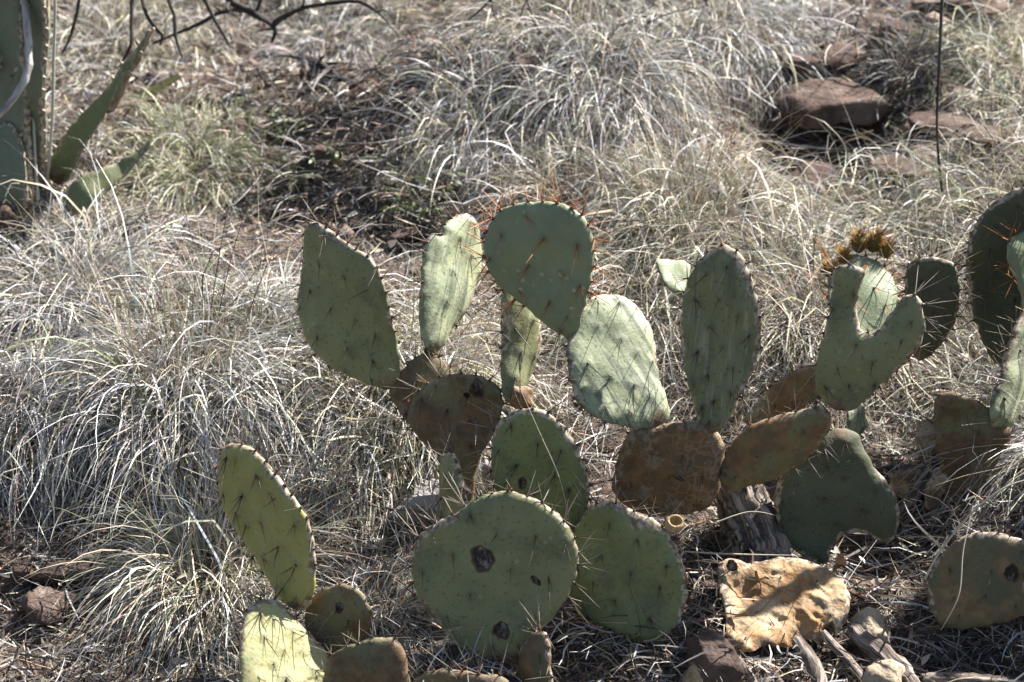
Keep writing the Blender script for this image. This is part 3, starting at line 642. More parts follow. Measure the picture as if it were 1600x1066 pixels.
p = make_pad('B2', pl, [(400,940),(420,934),(440,942),(465,970),(492,1002),(511,1028),(508,1066),(490,1110),(450,1130),(405,1120),(385,1080),(379,1040),(380,990),(388,958)], (450, 1130), R(46), R(33), .024, 'cream', 2.88,
             areoles=[(405,960),(422,968),(408,995),(437,1018),(422,1040),(465,1020),(450,990),(400,1060),(440,1062),(480,1050)])
spines(p, skip=.2, edge_spacing=.016)

# --- right plant, cut by the frame
pe = plant(1590, 800, 'prickly pear with large dull pads at the right edge under a straw mound')
p = make_pad('A24', pe, [(1465,615),(1510,618),(1552,645),(1580,680),(1565,712),(1540,750),(1515,790),(1490,780),(1470,730),(1460,665)], (1505, 790), R(-18), R(3), .024, 'brown', 3.36)
spines(p, skip=.5, sc=.6, edge_spacing=.03)
p = make_pad('A21', pe, [(1605,290),(1650,300),(1685,345),(1690,430),(1660,500),(1615,560),(1580,580),(1548,560),(1522,500),(1509,435),(1512,380),(1532,338),(1568,306)], (1590, 580), R(-12), R(4), .022, 'dark', 3.48)
spines(p, skip=.2)
p = make_pad('A23', pe, [(1605,476),(1618,500),(1622,560),(1608,610),(1588,650),(1566,676),(1549,664),(1548,630),(1560,590),(1574,540),(1590,498)], (1556, 676), R(40), R(12), .024, 'pale', on='A24')
spines(p, skip=.2)
p = make_pad('A22', pe, [(1572,392),(1582,371),(1602,362),(1650,372),(1680,410),(1670,460),(1640,490),(1620,505),(1604,500),(1590,450),(1578,420)], (1612, 505), R(15), R(24), .018, 'blue', on='A23')
spines(p, 'orange', skip=.3, edge_spacing=.02)
p = make_pad('A20', pe, [(1420,412),(1450,400),(1488,408),(1502,445),(1494,500),(1470,540),(1448,560),(1430,560),(1420,500),(1414,450)], (1440, 562), R(-20), R(2), .02, 'dark', 3.42)
spines(p, skip=.2)
# unseen pads added to this plant just outside the frame, to shade the lower right
p = make_pad('A30', pe, [(1660,470),(1720,480),(1760,540),(1755,620),(1715,690),(1680,720),(1645,690),(1625,610),(1630,530)], (1680, 720), R(20), R(6), .022, 'green', 3.1)
p = make_pad('A31', pe, [(1640,700),(1700,690),(1760,720),(1790,790),(1770,860),(1720,900),(1670,880),(1640,820),(1625,760)], (1710, 900), R(15), R(4), .024, 'green', 3.09)
p = make_pad('A32', pe, [(1640,740),(1690,730),(1740,760),(1760,820),(1730,870),(1680,870),(1640,830),(1625,780)], (1690, 872), R(25), R(0), .024, 'dull', 3.13)

p = make_pad('A33', pe, [(1700,380),(1760,385),(1800,440),(1800,520),(1760,590),(1720,610),(1685,580),(1665,500),(1670,430)], (1715, 612), R(20), R(4), .022, 'green', 3.12)
p = make_pad('A34', pe, [(1780,560),(1840,560),(1885,620),(1880,710),(1840,780),(1800,790),(1765,740),(1750,650)], (1810, 792), R(15), R(6), .022, 'green', 3.06)
p = make_pad('A35', pe, [(1690,800),(1750,780),(1810,800),(1840,870),(1820,950),(1760,980),(1700,950),(1670,880)], (1755, 982), R(-25), R(5), .024, 'green', 3.05)
p = make_pad('A36', pe, [(1680,150),(1735,155),(1775,215),(1775,300),(1740,375),(1710,390),(1670,360),(1640,290),(1645,200)], (1705, 392), R(25), R(2), .022, 'green', 3.14)
p = make_pad('A37', pe, [(1830,300),(1890,310),(1930,380),(1920,470),(1880,540),(1840,560),(1800,500),(1785,400)], (1845, 562), R(-20), R(2), .022, 'green', 3.2)
p = make_pad('A38', pe, [(1850,640),(1910,640),(1960,700),(1950,800),(1900,860),(1860,850),(1835,780),(1830,700)], (1885, 862), R(-20), R(2), .022, 'green', 3.1)
# --- low pad at lower right
pg = plant(1540, 1000, 'single low grey green prickly pear pad at lower right with a chewed wound')
p = make_pad('A25', pg, [(1480,857),(1510,836),(1545,831),(1582,839),(1610,852),(1640,885),(1636,935),(1600,962),(1540,978),(1492,982),(1462,967),(1450,932),(1456,890)], (1535, 982), R(-6), R(6), .022, 'dull', 3.03, scars=[(1580,893,9,.8,.3)])
spines(p, skip=.3, sc=.7)

# --- little far pads in the grass
for key, ol, base, dpt, lab in (('D1', [(1118,292),(1128,286),(1136,300),(1138,330),(1130,352),(1119,350),(1114,320)], (1126,352), 4.05, 'small dark green pad half buried in the grass above the tall streaked pad'),
                                ('D2', [(1160,300),(1170,292),(1178,310),(1180,345),(1172,368),(1162,360),(1157,330)], (1168,368), 4.0, 'narrow dark green pad in the grass just right of its twin'),
                                ('D3', [(1165,380),(1190,368),(1205,372),(1202,392),(1185,404),(1168,402)], (1184,404), 3.85, 'tiny dull green pad lying in straw behind the tall streaked pad'),):
    q = plant(base[0], base[1] + 8, lab); make_pad(key, q, ol, base, R(-10), R(6), .014, 'dark', dpt)

# --- fallen dried pad and dead cactus debris
def fallen(key, ol, base, yaw, tilt, T, mat, depth, label, wr, cat='dead cactus pad', name='dried_pad', scars=(), spn=True):
    g = on_ground(*base); e = bpy.data.objects.new(name, None); COL.objects.link(e); e.location = g; tag(e, label, cat, 'dead cactus remains on the ground')
    q = make_pad(key, e, ol, base, yaw, tilt, T, mat, depth, wrinkle=wr, wob=.006, step=.0027, scars=scars)
    if spn: spines(q, skip=.3, edge_spacing=.05, spacing=.05, sc=.6)
    return q
fallen('F1', [(1126,872),(1150,866),(1180,872),(1222,866),(1262,873),(1300,886),(1322,910),(1330,935),(1322,972),(1292,998),(1268,990),(1240,1003),(1200,1008),(1165,1024),(1142,1012),(1134,985),(1136,950),(1128,915)], (1200, 1015), R(12), R(52), .026, 'tan', 2.985, 'fallen wrinkled tan dried pad lying at lower right, partly sunlit', .0075, scars=[(1145,880,7), (1298,985,9,.8,.2)])
fallen('F2', [(985,1012),(1015,1000),(1045,985),(1056,1000),(1046,1030),(1025,1052),(990,1050),(972,1032)], (1010, 1050), R(20), R(45), .014, 'husk', 2.99, 'pale curled dried pad scrap under the right front pad', .004, spn=False)
fallen('F3', [(1395,745),(1420,728),(1440,735),(1436,760),(1410,778),(1390,770)], (1405, 778), R(30), R(40), .016, 'husk', 3.27, 'white crusty scrap beside the dark hanging pad', .004, spn=False)
fallen('F4', [(1350,1050),(1385,1030),(1420,1045),(1440,1085),(1400,1110),(1350,1100)], (1390, 1108), R(10), R(40), .03, 'husk', 2.93, 'pale flaking dead pad at the bottom edge right of the dead stems', .004, spn=False)
fallen('F5', [(1435,662),(1455,655),(1468,672),(1466,700),(1452,735),(1438,722),(1432,690)], (1448, 734), R(-20), R(10), .014, 'husk', 3.33, 'curled grey dead flake standing left of the brown edge pad', .004, spn=False)
fallen('F6', [(1455,738),(1470,730),(1480,745),(1474,775),(1460,800),(1446,792),(1448,760)], (1456, 800), R(15), R(15), .012, 'husk', 3.27, 'small curled dead flake below the grey one', .003, spn=False)
fallen('F7', [(1330,965),(1365,955),(1395,970),(1400,995),(1370,1010),(1335,1000)], (1360, 1010), R(15), R(55), .02, 'husk', 3.02, 'grey dusty dead scrap touching the right end of the fallen tan pad', .004, spn=False)
fallen('F8', [(1060,1062),(1080,1048),(1110,1060),(1130,1078),(1110,1095),(1070,1090)], (1090, 1094), R(0), R(50), .02, 'tan', 2.93, 'broken yellowish scrap at the bottom edge below the dark stone', .004, spn=False)
fallen('F9', [(905,1000),(935,990),(965,1005),(972,1030),(950,1048),(915,1042)], (935, 1048), R(0), R(60), .012, 'husk', 2.99, 'white flaky litter scrap between the two front pads', .004, spn=False)
fallen('F10', [(1296,862),(1306,856),(1312,872),(1306,895),(1296,888)], (1302, 895), R(10), R(10), .005, 'tan', 3.1, 'small reddish tan leaf scrap under the hanging dark pad', .001, spn=False)
fallen('F11', [(575,838),(592,828),(600,846),(594,862),(578,858)], (586, 862), R(25), R(45), .005, 'husk', 3.2, 'small white scrap lying on straw left of the grey slab', .001, spn=False)

# ------------------------------------------------------------------ tubes: twigs, dead stems, stalk
def tube(name, pts, r, mat, parent=None, sides=7, lump=.12, seed=1, off=Vector()):
    """pts: list of 3D points; r: list of radii"""
    rs = np.random.default_rng(seed); P = np.array([p[:] for p in pts]); k = len(P)
    seglen = np.linalg.norm(np.diff(P, axis=0), axis=1).sum(); step = max(.006, seglen / 60)
    C = catmull(P, False, step); t = np.linspace(0, 1, len(C)); rad = np.interp(t, np.linspace(0, 1, k), r)
    C = C + rs.normal(0, 1, C.shape) * np.minimum(rad, .008)[:, None] * lump * .35
    tg = np.gradient(C, axis=0); tg /= np.linalg.norm(tg, axis=1)[:, None] + 1e-9
    a = np.cross(tg, (.2, .9, .35)); a /= np.linalg.norm(a, axis=1)[:, None] + 1e-9; b = np.cross(tg, a)
    V, pc = [], []; d = np.concatenate([[0], np.cumsum(np.linalg.norm(np.diff(C, axis=0), axis=1))])
    for j in range(sides):
        nz = rs.normal(0, lump, len(C)); nz = np.convolve(np.pad(nz, 3, mode='edge'), np.ones(7) / 7, 'valid') * 2.0
        an = j * 2 * math.pi / sides; k_ = 1 + nz + rs.normal(0, lump * .8) + rs.normal(0, lump * .25, len(C))
        V.append(C + (a * math.cos(an) + b * math.sin(an)) * (rad * k_)[:, None]); pc.append(np.stack([rad * math.cos(an), rad * math.sin(an), d], 1))
    V = np.stack(V, 1); n = len(C); ix = np.arange(n * sides).reshape(n, sides)
    F = np.stack([ix[:-1], np.roll(ix, -1, 1)[:-1], np.roll(ix, -1, 1)[1:], ix[1:]], -1).reshape(-1, 4)
    me = raw_mesh(name, V.reshape(-1, 3) - np.array(off), F, None, True, {'padco': np.stack(pc, 1).reshape(-1, 3)})
    return link(name, me, parent, [M[mat]])
def branch(name, label, mat, main, subs=(), cat='branch', group='dead branches and twigs', lump=.15, sides=7, extra=0):
    """main, subs: [(px, py, depth, radius_px), ...]"""
    fix = lambda q: (q[0], q[1], min(far(q[2]), ground_depth(q[0], q[1]) - .018 - q[3] * .4 * q[2] / FPX), q[3])
    main = [fix(q) for q in main]; subs = [[fix(q) for q in w] for w in subs]
    p0 = at(*main[0][:3]); e = bpy.data.objects.new(name, None); COL.objects.link(e); e.location = p0; tag(e, label, cat, group)
    subs = list(subs); r4 = np.random.default_rng(len(label) * 7)
    if extra:
        for w in [main] + list(subs):
            for i in range(extra):
                k = int(r4.integers(1, len(w))); q = w[k]; a = r4.uniform(0, 6.28); L = r4.uniform(12, 45); b = a + r4.normal(0, .5); dd = r4.normal(0, .02)
                subs.append([(q[0], q[1], q[2], q[3] * .45), (q[0] + math.cos(a) * L * .5, q[1] + math.sin(a) * L * .5, q[2] + dd, q[3] * .35), (q[0] + math.cos(a) * L * .5 + math.cos(b) * L * .5, q[1] + math.sin(a) * L * .5 + math.sin(b) * L * .5, q[2] + dd * 2, .5)])
    for i, pl_ in enumerate([main] + list(subs)):
        tube('stem' if i == 0 else 'side_twig', [at(*q[:3]) for q in pl_], [q[3] * q[2] / FPX for q in pl_], mat, e, sides, lump, i + len(label), p0)
    return e
d_ = 4.3
branch('dead_branch', 'dark bare branch arching over the grass at top left with a forked end', 'twig_dark', [(340,-40,4.6,8),(360,0,4.6,7),(385,15,4.6,6.5),(412,30,4.6,6),(430,46,4.6,4.5),(424,66,4.62,3)],
       [[(428,36,4.6,4.5),(470,15,4.55,4.5),(520,5,4.5,4),(560,3,4.5,3.5),(588,18,4.5,3),(606,36,4.5,1.5)], [(398,22,4.6,3),(406,5,4.6,3),(412,-20,4.6,3)], [(385,15,4.6,3),(345,20,4.6,3.5),(310,38,4.62,3),(240,68,4.7,2)]], extra=4)
branch('dead_branch', 'thick dark stick lying on the slope below the forked branch', 'twig_dark', [(470,90,4.85,6),(500,100,4.85,7),(530,122,4.8,6.5),(560,135,4.78,5),(582,150,4.75,3)], [[(455,85,4.9,4),(430,100,4.9,6),(415,130,4.88,5)]], extra=4)
branch('dead_branch', 'slim forked dead stick on the dark soil below the lying branch', 'twig_dark', [(452,192,4.65,4),(470,170,4.65,3.5),(488,150,4.66,3),(510,142,4.68,2)], [[(480,158,4.65,2.5),(472,140,4.65,2),(465,125,4.66,1.5)], [(482,155,4.65,2.5),(488,120,4.65,2),(492,98,4.66,1.5)]], extra=4)
branch('dead_branch', 'thin curved dead twig arching over dark soil at upper left', 'twig_dark', [(455,215,4.55,2.5),(500,200,4.5,2.5),(530,180,4.48,2.5),(560,180,4.47,2.2),(582,200,4.47,2),(592,225,4.5,1)], extra=4)
branch('hanging_twig', 'dark hanging twig nearest the tall agave leaf', 'twig_dark', [(128,-30,4.2,4),(124,0,4.2,3.5),(118,30,4.2,3),(108,62,4.2,2.5),(97,83,4.2,1.5)])
branch('hanging_twig', 'dark hanging twig crossing behind the dry agave leaf tip', 'twig_dark', [(208,-30,4.35,4),(206,0,4.35,3.5),(205,40,4.35,3),(204,72,4.35,3),(186,105,4.35,1.5)])
branch('hanging_twig', 'dark hanging twig with an angled crook beyond the agave', 'twig_dark', [(215,-30,4.3,3.5),(222,0,4.3,3.2),(232,30,4.3,3),(247,50,4.3,2.6),(253,56,4.3,2.4),(250,72,4.3,1.4)])
branch('hanging_twig', 'dark straight hanging twig, middle one of the top left', 'twig_dark', [(258,-30,4.3,3.5),(263,0,4.3,3),(272,25,4.3,2.8),(275,60,4.3,2.4),(285,92,4.3,1.3)])
branch('hanging_twig', 'dark slanting hanging twig left of the forked branch', 'twig_dark', [(308,-25,4.35,3.5),(320,0,4.35,3.2),(336,32,4.35,3),(350,56,4.35,2.8),(360,74,4.35,1.8)])
branch('hanging_twig', 'thin dark twig at top centre slanting to the left', 'twig_dark', [(785,-25,4.4,2),(766,0,4.4,1.8),(748,18,4.4,1.7),(731,31,4.4,1)], [[(768,-2,4.4,1.2),(770,18,4.4,1.2),(780,36,4.4,.7)]])
branch('hanging_twig', 'thin dark forked twig at top centre curling to the right', 'twig_dark', [(826,-25,4.4,2),(824,0,4.4,1.8),(832,28,4.4,1.6),(840,46,4.4,1.4),(858,60,4.4,1)], [[(823,2,4.4,1.5),(815,18,4.4,1.3),(814,34,4.4,.8)]])
branch('dead_branch', 'pale grey lichened branch crossing in front of the agave', 'twig_pale', [(34,-40,3.95,6),(38,0,3.95,6),(42,40,3.95,5.5),(45,80,3.95,5.5),(43,112,3.95,5.5),(28,142,3.95,5),(8,168,3.95,5),(-25,200,3.95,5)], lump=.16)
branch('dry_stalk', 'single thin dark upright stalk at upper right', 'twig_dark', [(1475,-40,3.9,3),(1472,0,3.9,2.8),(1468,90,3.92,2.4),(1464,180,3.95,2.2),(1466,240,3.98,2),(1472,300,4.0,2)], cat='stalk', group='dry stalks', lump=.05)
branch('dead_branch', 'straight grey stick lying in straw between two green pads', 'twig_pale', [(1165,655,3.3,3),(1215,612,3.32,3),(1260,585,3.36,2.6),(1300,560,3.4,2)], lump=.06)
branch('dead_branch', 'pale thin dead twigs spread below the large boulder', 'twig_pale', [(1175,218,4.5,1.6),(1290,232,4.45,2),(1370,232,4.42,2),(1450,238,4.4,1.6)], [[(1370,232,4.42,1.6),(1395,215,4.42,1.3),(1400,200,4.45,1)], [(1345,245,4.42,2),(1385,242,4.42,2),(1420,205,4.44,1.2)]], lump=.1)
# woody trunk of the central right plant (part of that plant)
tw = tube('trunk', [at(1140, 735, 3.12), at(1160, 780, 3.13), at(1180, 825, 3.13), at(1190, 870, 3.12), at(1185, 930, 3.1)], [.03, .034, .037, .04, .045], 'wood', pr, 44, .13, 9, pr.location)
tw['label'] = 'weathered fibrous grey brown trunk'
tube('trunk', [at(728, 790, 3.2), at(735, 850, 3.2), at(740, 900, 3.19)], [.016, .02, .03], 'wood', pm, 12, .1, 11, pm.location)
tube('trunk', [at(1505, 770, 3.36), at(1520, 830, 3.34), at(1530, 880, 3.33)], [.02, .025, .03], 'wood', pe, 12, .1, 12, pe.location)
def dead_stem(label, pts, mat='wood', lump=.14):
    pts = [(q[0], q[1], q[2], q[3] * .75) for q in pts]; lump *= .7
    return branch('dead_wood', label, mat, pts, (), 'dead stem', 'dead cactus remains on the ground', lump, 20)
dead_stem('pale dead stem slanting down from the fallen tan pad', [(1245,1000,2.99,13),(1262,1025,2.97,15),(1280,1060,2.94,17),(1288,1100,2.9,17)])
dead_stem('brown dead stick slanting right below the fallen tan pad', [(1285,990,3.02,9),(1318,1025,2.99,10),(1345,1055,2.96,9),(1365,1085,2.93,8)])
dead_stem('thick whitish dead stem running down at the bottom right', [(1330,985,3.03,16),(1365,1015,3.0,20),(1400,1045,2.97,20),(1440,1090,2.93,18)], 'wood', .2)
dead_stem('short pale dead stem at the bottom edge left of the forked ones', [(1120,1005,3.0,8),(1160,1040,2.97,9),(1185,1080,2.94,9)])
dead_stem('grey dead log half hidden behind the dark hanging pad', [(1400,800,3.28,12),(1440,760,3.3,13),(1470,700,3.35,10)], 'wood', .2)
dead_stem('low grey dead log running across the lower right corner', [(1440,1060,2.98,10),(1520,1062,2.98,11),(1610,1068,2.98,10)], 'wood', .2)

# ------------------------------------------------------------------ agave
ag = plant(60, 335, 'blue green agave with toothed leaves and a dry brown tip at the left edge', 'agave', 'agave', None)
def tooth_mesh():
    V, Fc, C = [], [], []; cone(V, Fc, C, np.zeros(3), (0, 0, 1), .009, .003, (.45, .4, .33), (.25, .18, .13), .25)
    me = raw_mesh('tooth', V, Fc, np.array(C), False); me.materials.append(M['matte']); return me
TOOTH = tooth_mesh()
def leaf(key, ol, base, yaw, tilt, T, mat, depth, cup, teeth=.026, scars=()):
    q = make_pad(key, ag, ol, base, yaw, tilt, T, mat, depth, step=.0075, cup=cup, wob=.003, rimtop=False, name='leaf', scars=scars)
    m = len(q.poly); acc = 0
    for i in range(m):
        acc += np.linalg.norm(q.poly[i] - q.poly[i - 1])
        if acc < teeth or q.poly[i, 1] < .12 * q.vmax: continue
        acc = q.rs.uniform(-.3, .3) * teeth; o2 = q.u * float(q.on[i, 0]) + q.v * float(q.on[i, 1])
        if abs(q.on[i, 0]) < .6: continue
        z = (o2 + q.n * .1).normalized(); y = (q.v - z * q.v.dot(z)).normalized(); x = y.cross(z)
        mm = Matrix((x, y, z)).transposed().to_4x4() @ Matrix.Scale(q.rs.uniform(.7, 1.3), 4); mm.translation = surf_pos(q, q.poly[i])
        o = link('tooth', TOOTH, q.o); o.matrix_basis = mm
    return q
leaf('G2', [(58,-150),(80,-80),(86,0),(84,90),(82,180),(77,250),(72,285),(58,300),(48,240),(46,150),(48,60),(50,-40)], (66, 300), R(-35), R(-4), .03, 'agave', 4.28, .02)
leaf('G1', [(12,-170),(32,-80),(44,0),(50,100),(52,200),(54,270),(56,310),(30,322),(-10,315),(-40,260),(-50,160),(-45,40),(-20,-80)], (40, 322), R(-25), R(2), .032, 'agave', 4.2, .025)
leaf('G6', [(25,-60),(22,20),(14,60),(0,100),(-25,130),(-40,100),(-20,20),(0,-60)], (-25, 130), R(30), R(25), .012, 'agave', 4.05, .01)
leaf('G3', [(-10,200),(12,190),(28,205),(42,235),(48,270),(52,310),(40,330),(5,335),(-40,330),(-50,260)], (10, 335), R(-10), R(12), .018, 'agave', 4.12, .02)
q = leaf('G4', [(80,280),(100,230),(130,184),(154,154),(180,126),(195,100),(212,80),(240,42),(222,88),(202,122),(190,150),(172,178),(150,215),(125,260),(104,288)], (92, 288), R(-25), R(12), .016, 'agave_green', 4.22, .012, .035)
tip = make_pad('G4t', ag, [(158,168),(160,150),(180,122),(196,98),(212,78),(241,40),(224,88),(204,124),(192,150),(176,176),(166,178)], (165, 176), R(-25), R(12), .021, 'husk', on='G4', wob=.001, wrinkle=.001, name='dry_tip')
tip.o['label'] = 'dry brown withered leaf tip'; tip.o.parent = q.o; tip.o.location = tip.b - q.b
leaf('G5', [(98,312),(116,285),(158,264),(200,242),(226,226),(242,206),(232,232),(206,262),(178,292),(142,326),(108,338)], (102, 330), R(-5), R(30), .016, 'agave_green', 4.1, .008, .03)
def margin(key, pts, r):
    q = PADS[key]; P = [hit(q.b, q.n, *p_) for p_ in pts]; e = tube('margin', P, [r * (p_ - CAM).dot(FWD) / FPX for p_ in P], 'lit_edge', q.o, 8, .06, len(key), q.b); e['label'] = 'pale leaf margin painted as a sunlit edge'
t = NT('lit_margin'); M['lit_edge'] = t.surf((0.52, 0.53, 0.45), .5, .3)  # bright strips along the leaf edges, sunlight put into their pale colour
margin('G2', [(80,-80),(86,0),(84,90),(82,180),(77,250),(72,285)], 2.6)
margin('G1', [(33,-80),(45,0),(51,100),(53,200),(56,265),(60,312)], 2.8)
leaf('G7', [(205,150),(230,135),(262,122),(286,112),(282,122),(255,140),(225,160),(200,168)], (200, 160), R(10), R(30), .010, 'yellow', 4.75, .004, .05)

# ------------------------------------------------------------------ grass
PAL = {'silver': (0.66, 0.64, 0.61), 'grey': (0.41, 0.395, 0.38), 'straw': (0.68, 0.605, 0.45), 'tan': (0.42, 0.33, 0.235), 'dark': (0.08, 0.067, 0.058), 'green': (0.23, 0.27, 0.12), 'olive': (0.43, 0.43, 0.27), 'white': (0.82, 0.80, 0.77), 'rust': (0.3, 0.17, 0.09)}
MIX = {'silver': dict(silver=4, white=2.5, straw=2.4, grey=2.5, tan=.8, dark=1.2, olive=.3, green=.15), 'straw': dict(silver=2, white=.8, straw=5, grey=1, tan=1.5, olive=.8, dark=.3, green=.3),
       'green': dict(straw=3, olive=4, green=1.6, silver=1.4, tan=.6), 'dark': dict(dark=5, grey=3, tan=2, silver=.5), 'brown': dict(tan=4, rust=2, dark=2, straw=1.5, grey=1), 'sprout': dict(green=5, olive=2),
       'under': dict(dark=4, grey=3, tan=2.5, rust=.8, silver=.6),  # old weathered thatch, coloured darker still to deepen shade between tufts
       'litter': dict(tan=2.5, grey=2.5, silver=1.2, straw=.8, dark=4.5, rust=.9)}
def colours(rs, mixn, n):
    k = list(MIX[mixn]); w = np.array([MIX[mixn][x] for x in k]); ch = rs.choice(len(k), n, p=w / w.sum())
    return np.array([PAL[x] for x in k])[ch] * rs.uniform(.72, 1.18, (n, 1)) * rs.normal(1, .04, (n, 3))
def blade_arrays(rs, roots, d0, L, W, nseg, grav, curl, cols, lift=.004):
    n = len(roots); P = np.array(roots, float); d = d0 / np.linalg.norm(d0, axis=1)[:, None]
    cv = rs.normal(size=(n, 3)); cv[:, 2] *= .6; r = rs.normal(size=(n, 3)); pts = [P.copy()]; ds = [d.copy()]
    lf = rs.uniform(.3, 1.6, n) * lift
    kk = rs.integers(1, nseg + 1, n) * (rs.uniform(0, 1, n) < .35)
    for k in range(nseg):
        kick = (kk == k) & (kk > 0); d = d + kick[:, None] * rs.normal(0, .55, (n, 3))
        d = d + (grav / nseg)[:, None] * np.array((0, 0, -1.0)) * (1 + .6 * k / nseg) + (curl / nseg)[:, None] * cv
        d /= np.linalg.norm(d, axis=1)[:, None]; cv = .75 * cv + .6 * rs.normal(size=(n, 3))
        P = P + d * (L / nseg)[:, None]; g = ground_z(P[:, 0], P[:, 1]) + lf; low = P[:, 2] < g
        P[:, 2] = np.where(low, g, P[:, 2]); d[low, 2] = np.maximum(d[low, 2], -.05); d /= np.linalg.norm(d, axis=1)[:, None]
        pts.append(P.copy()); ds.append(d.copy())
    V = np.zeros((n, nseg + 1, 2, 3), np.float32)
    for k in range(nseg + 1):
        s = np.cross(ds[k], r); s /= np.linalg.norm(s, axis=1)[:, None] + 1e-9; t = k / nseg
        w = (W * .5 * (1 - .85 * t ** 2.2))[:, None]; V[:, k, 0] = pts[k] - s * w; V[:, k, 1] = pts[k] + s * w; r = r + rs.normal(0, .18, (n, 3))
    ix = np.arange(n * (nseg + 1) * 2).reshape(n, nseg + 1, 2)
    F = np.stack([ix[:, :-1, 0], ix[:, :-1, 1], ix[:, 1:, 1], ix[:, 1:, 0]], -1).reshape(-1, 4)
    C = np.repeat(cols, (nseg + 1) * 2, 0)
    return V.reshape(-1, 3), F, C
def join(parts):
    Vs, Fs, Cs, o = [], [], [], 0
    for V, F, C in parts: Vs.append(V); Fs.append(F + o); Cs.append(C); o += len(V)
    return np.vstack(Vs), np.vstack(Fs), np.vstack(Cs)
def tuft_arrays(rs, g, n, L, spread, mixn, lean=(0, -.25), rad=.05, grav=2.3, curl=.65, w=.0019, nseg=7):
    a = rs.uniform(0, 6.283, n); rr = rad * np.sqrt(rs.uniform(0, 1, n)); x = g.x + rr * np.cos(a); y = g.y + rr * np.sin(a)
    roots = np.stack([x, y, ground_z(x, y) - .004], 1); ph = np.abs(rs.normal(0, spread, n)) * .8 + .55 * spread * rr / rad; a2 = a + rs.normal(0, .6, n)
    d0 = np.stack([np.sin(ph) * np.cos(a2) + lean[0] * rs.uniform(.3, 1.5, n), np.sin(ph) * np.sin(a2) + lean[1] * rs.uniform(.3, 1.5, n), np.cos(ph) + .1], 1)
    Ls = L * rs.uniform(.4, 1.2, n); W = np.clip(w * rs.lognormal(-.3, .45, n), .0007, .0044)
    return blade_arrays(rs, roots, d0, Ls, W, nseg, grav * rs.uniform(.5, 1.6, n), curl * rs.uniform(.2, 1.7, n), colours(rs, mixn, n))
def tuft(px, py, n, L, spread, mixn, label, lean=(0, -.25), rad=.05, grav=2.6, curl=.95, w=.0019, stems=0, sprout=0, cat='grass tuft'):
    rs = np.random.default_rng(int(px * 31 + py * 17) % 99991 + 3); g = on_ground(px, py); n = int(n * .85); L *= .82 if py > 420 else .58
    parts = [tuft_arrays(rs, g, n, L, spread, mixn, lean, rad, grav, curl, w)]
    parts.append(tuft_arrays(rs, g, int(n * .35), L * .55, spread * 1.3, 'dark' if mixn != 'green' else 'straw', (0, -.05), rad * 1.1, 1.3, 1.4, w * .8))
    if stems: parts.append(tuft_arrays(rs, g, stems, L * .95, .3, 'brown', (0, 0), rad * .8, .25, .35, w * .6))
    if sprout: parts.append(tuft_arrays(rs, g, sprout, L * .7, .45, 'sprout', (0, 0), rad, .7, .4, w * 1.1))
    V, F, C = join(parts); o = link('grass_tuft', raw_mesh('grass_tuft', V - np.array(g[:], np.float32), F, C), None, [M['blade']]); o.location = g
    return tag(o, label, cat, 'bunch grass tufts on the slope')
tuft(275, 590, 1900, .36, .85, 'silver', 'large silvery bunch grass tuft at left between the agave and the left green pad', rad=.09, stems=160, sprout=70)
tuft(330, 905, 1800, .29, .8, 'straw', 'drooping straw bunch grass tuft at lower left beside the yellow green pad', rad=.06, sprout=60, curl=.8, grav=1.9)
tuft(1085, 345, 2600, .42, .85, 'straw', 'large straw tuft with upright brown stems above the tall streaked pad', rad=.10, stems=260, sprout=60)
tuft(755, 185, 1000, .31, .7, 'silver', 'silvery grass tuft hanging downhill at top centre left of the dark hollow', lean=(0, -.6), rad=.1, sprout=25)
tuft(625, 625, 1500, .27, .75, 'straw', 'straw curtain of grass hanging behind the brown pad left of centre', lean=(0, -.5), rad=.09, sprout=60)
tuft(1600, 330, 2300, .42, .8, 'straw', 'straw mound of grass at right draped above the dull edge pads', lean=(-.45, -.3), rad=.12, sprout=40)
tuft(1430, 105, 900, .17, .55, 'dark', 'small dark grey tussock left of the thin stalk at upper right', rad=.05, grav=1.0)
tuft(935, 115, 1800, .36, .8, 'silver', 'silvery grass tuft at top right of the dark hollow', lean=(0, -.45), rad=.1)
tuft(310, 255, 1500, .28, .85, 'green', 'yellow green grass tuft just right of the agave', rad=.08, sprout=120)
tuft(1010, 450, 1800, .38, .8, 'straw', 'straw tuft standing behind the tiny pad and the pale lit pad', rad=.09, sprout=20)
tuft(1260, 470, 1900, .38, .9, 'straw', 'spreading straw tuft between the tall streaked pad and the notched pad', rad=.1, sprout=20)
tuft(1570, 95, 1200, .32, .8, 'green', 'greenish grass tuft at the top right corner', lean=(-.2, -.3), rad=.08)
tuft(520, 60, 800, .26, .8, 'silver', 'pale tuft behind the arching forked branch', lean=(0, -.4), rad=.09)
tuft(115, 450, 1400, .34, .9, 'silver', 'silver grey tuft straight below the agave', rad=.09)
tuft(1665, 700, 1500, .32, .9, 'silver', 'pale tuft at the right edge drooping over the low grey green pad', lean=(-.5, -.2), rad=.07, grav=1.8)
tuft(30, 620, 1000, .23, .9, 'silver', 'matted silver tuft at the left edge above the bare soil', lean=(.1, -.4), rad=.1)
tuft(440, 560, 1300, .33, .85, 'silver', 'silvery tuft whose blades fall below the left green pad', lean=(.15, -.45), rad=.1, sprout=30)
tuft(180, 60, 1200, .30, .8, 'straw', 'straw tuft beyond the hanging twigs at top left', rad=.09)
tuft(1130, 40, 1500, .34, .85, 'silver', 'silver tuft at the top right of centre', lean=(0, -.4), rad=.12)
tuft(640, 290, 350, .16, .6, 'green', 'small green grass tuft on the dark soil above the pale narrow pad', rad=.04, sprout=90)
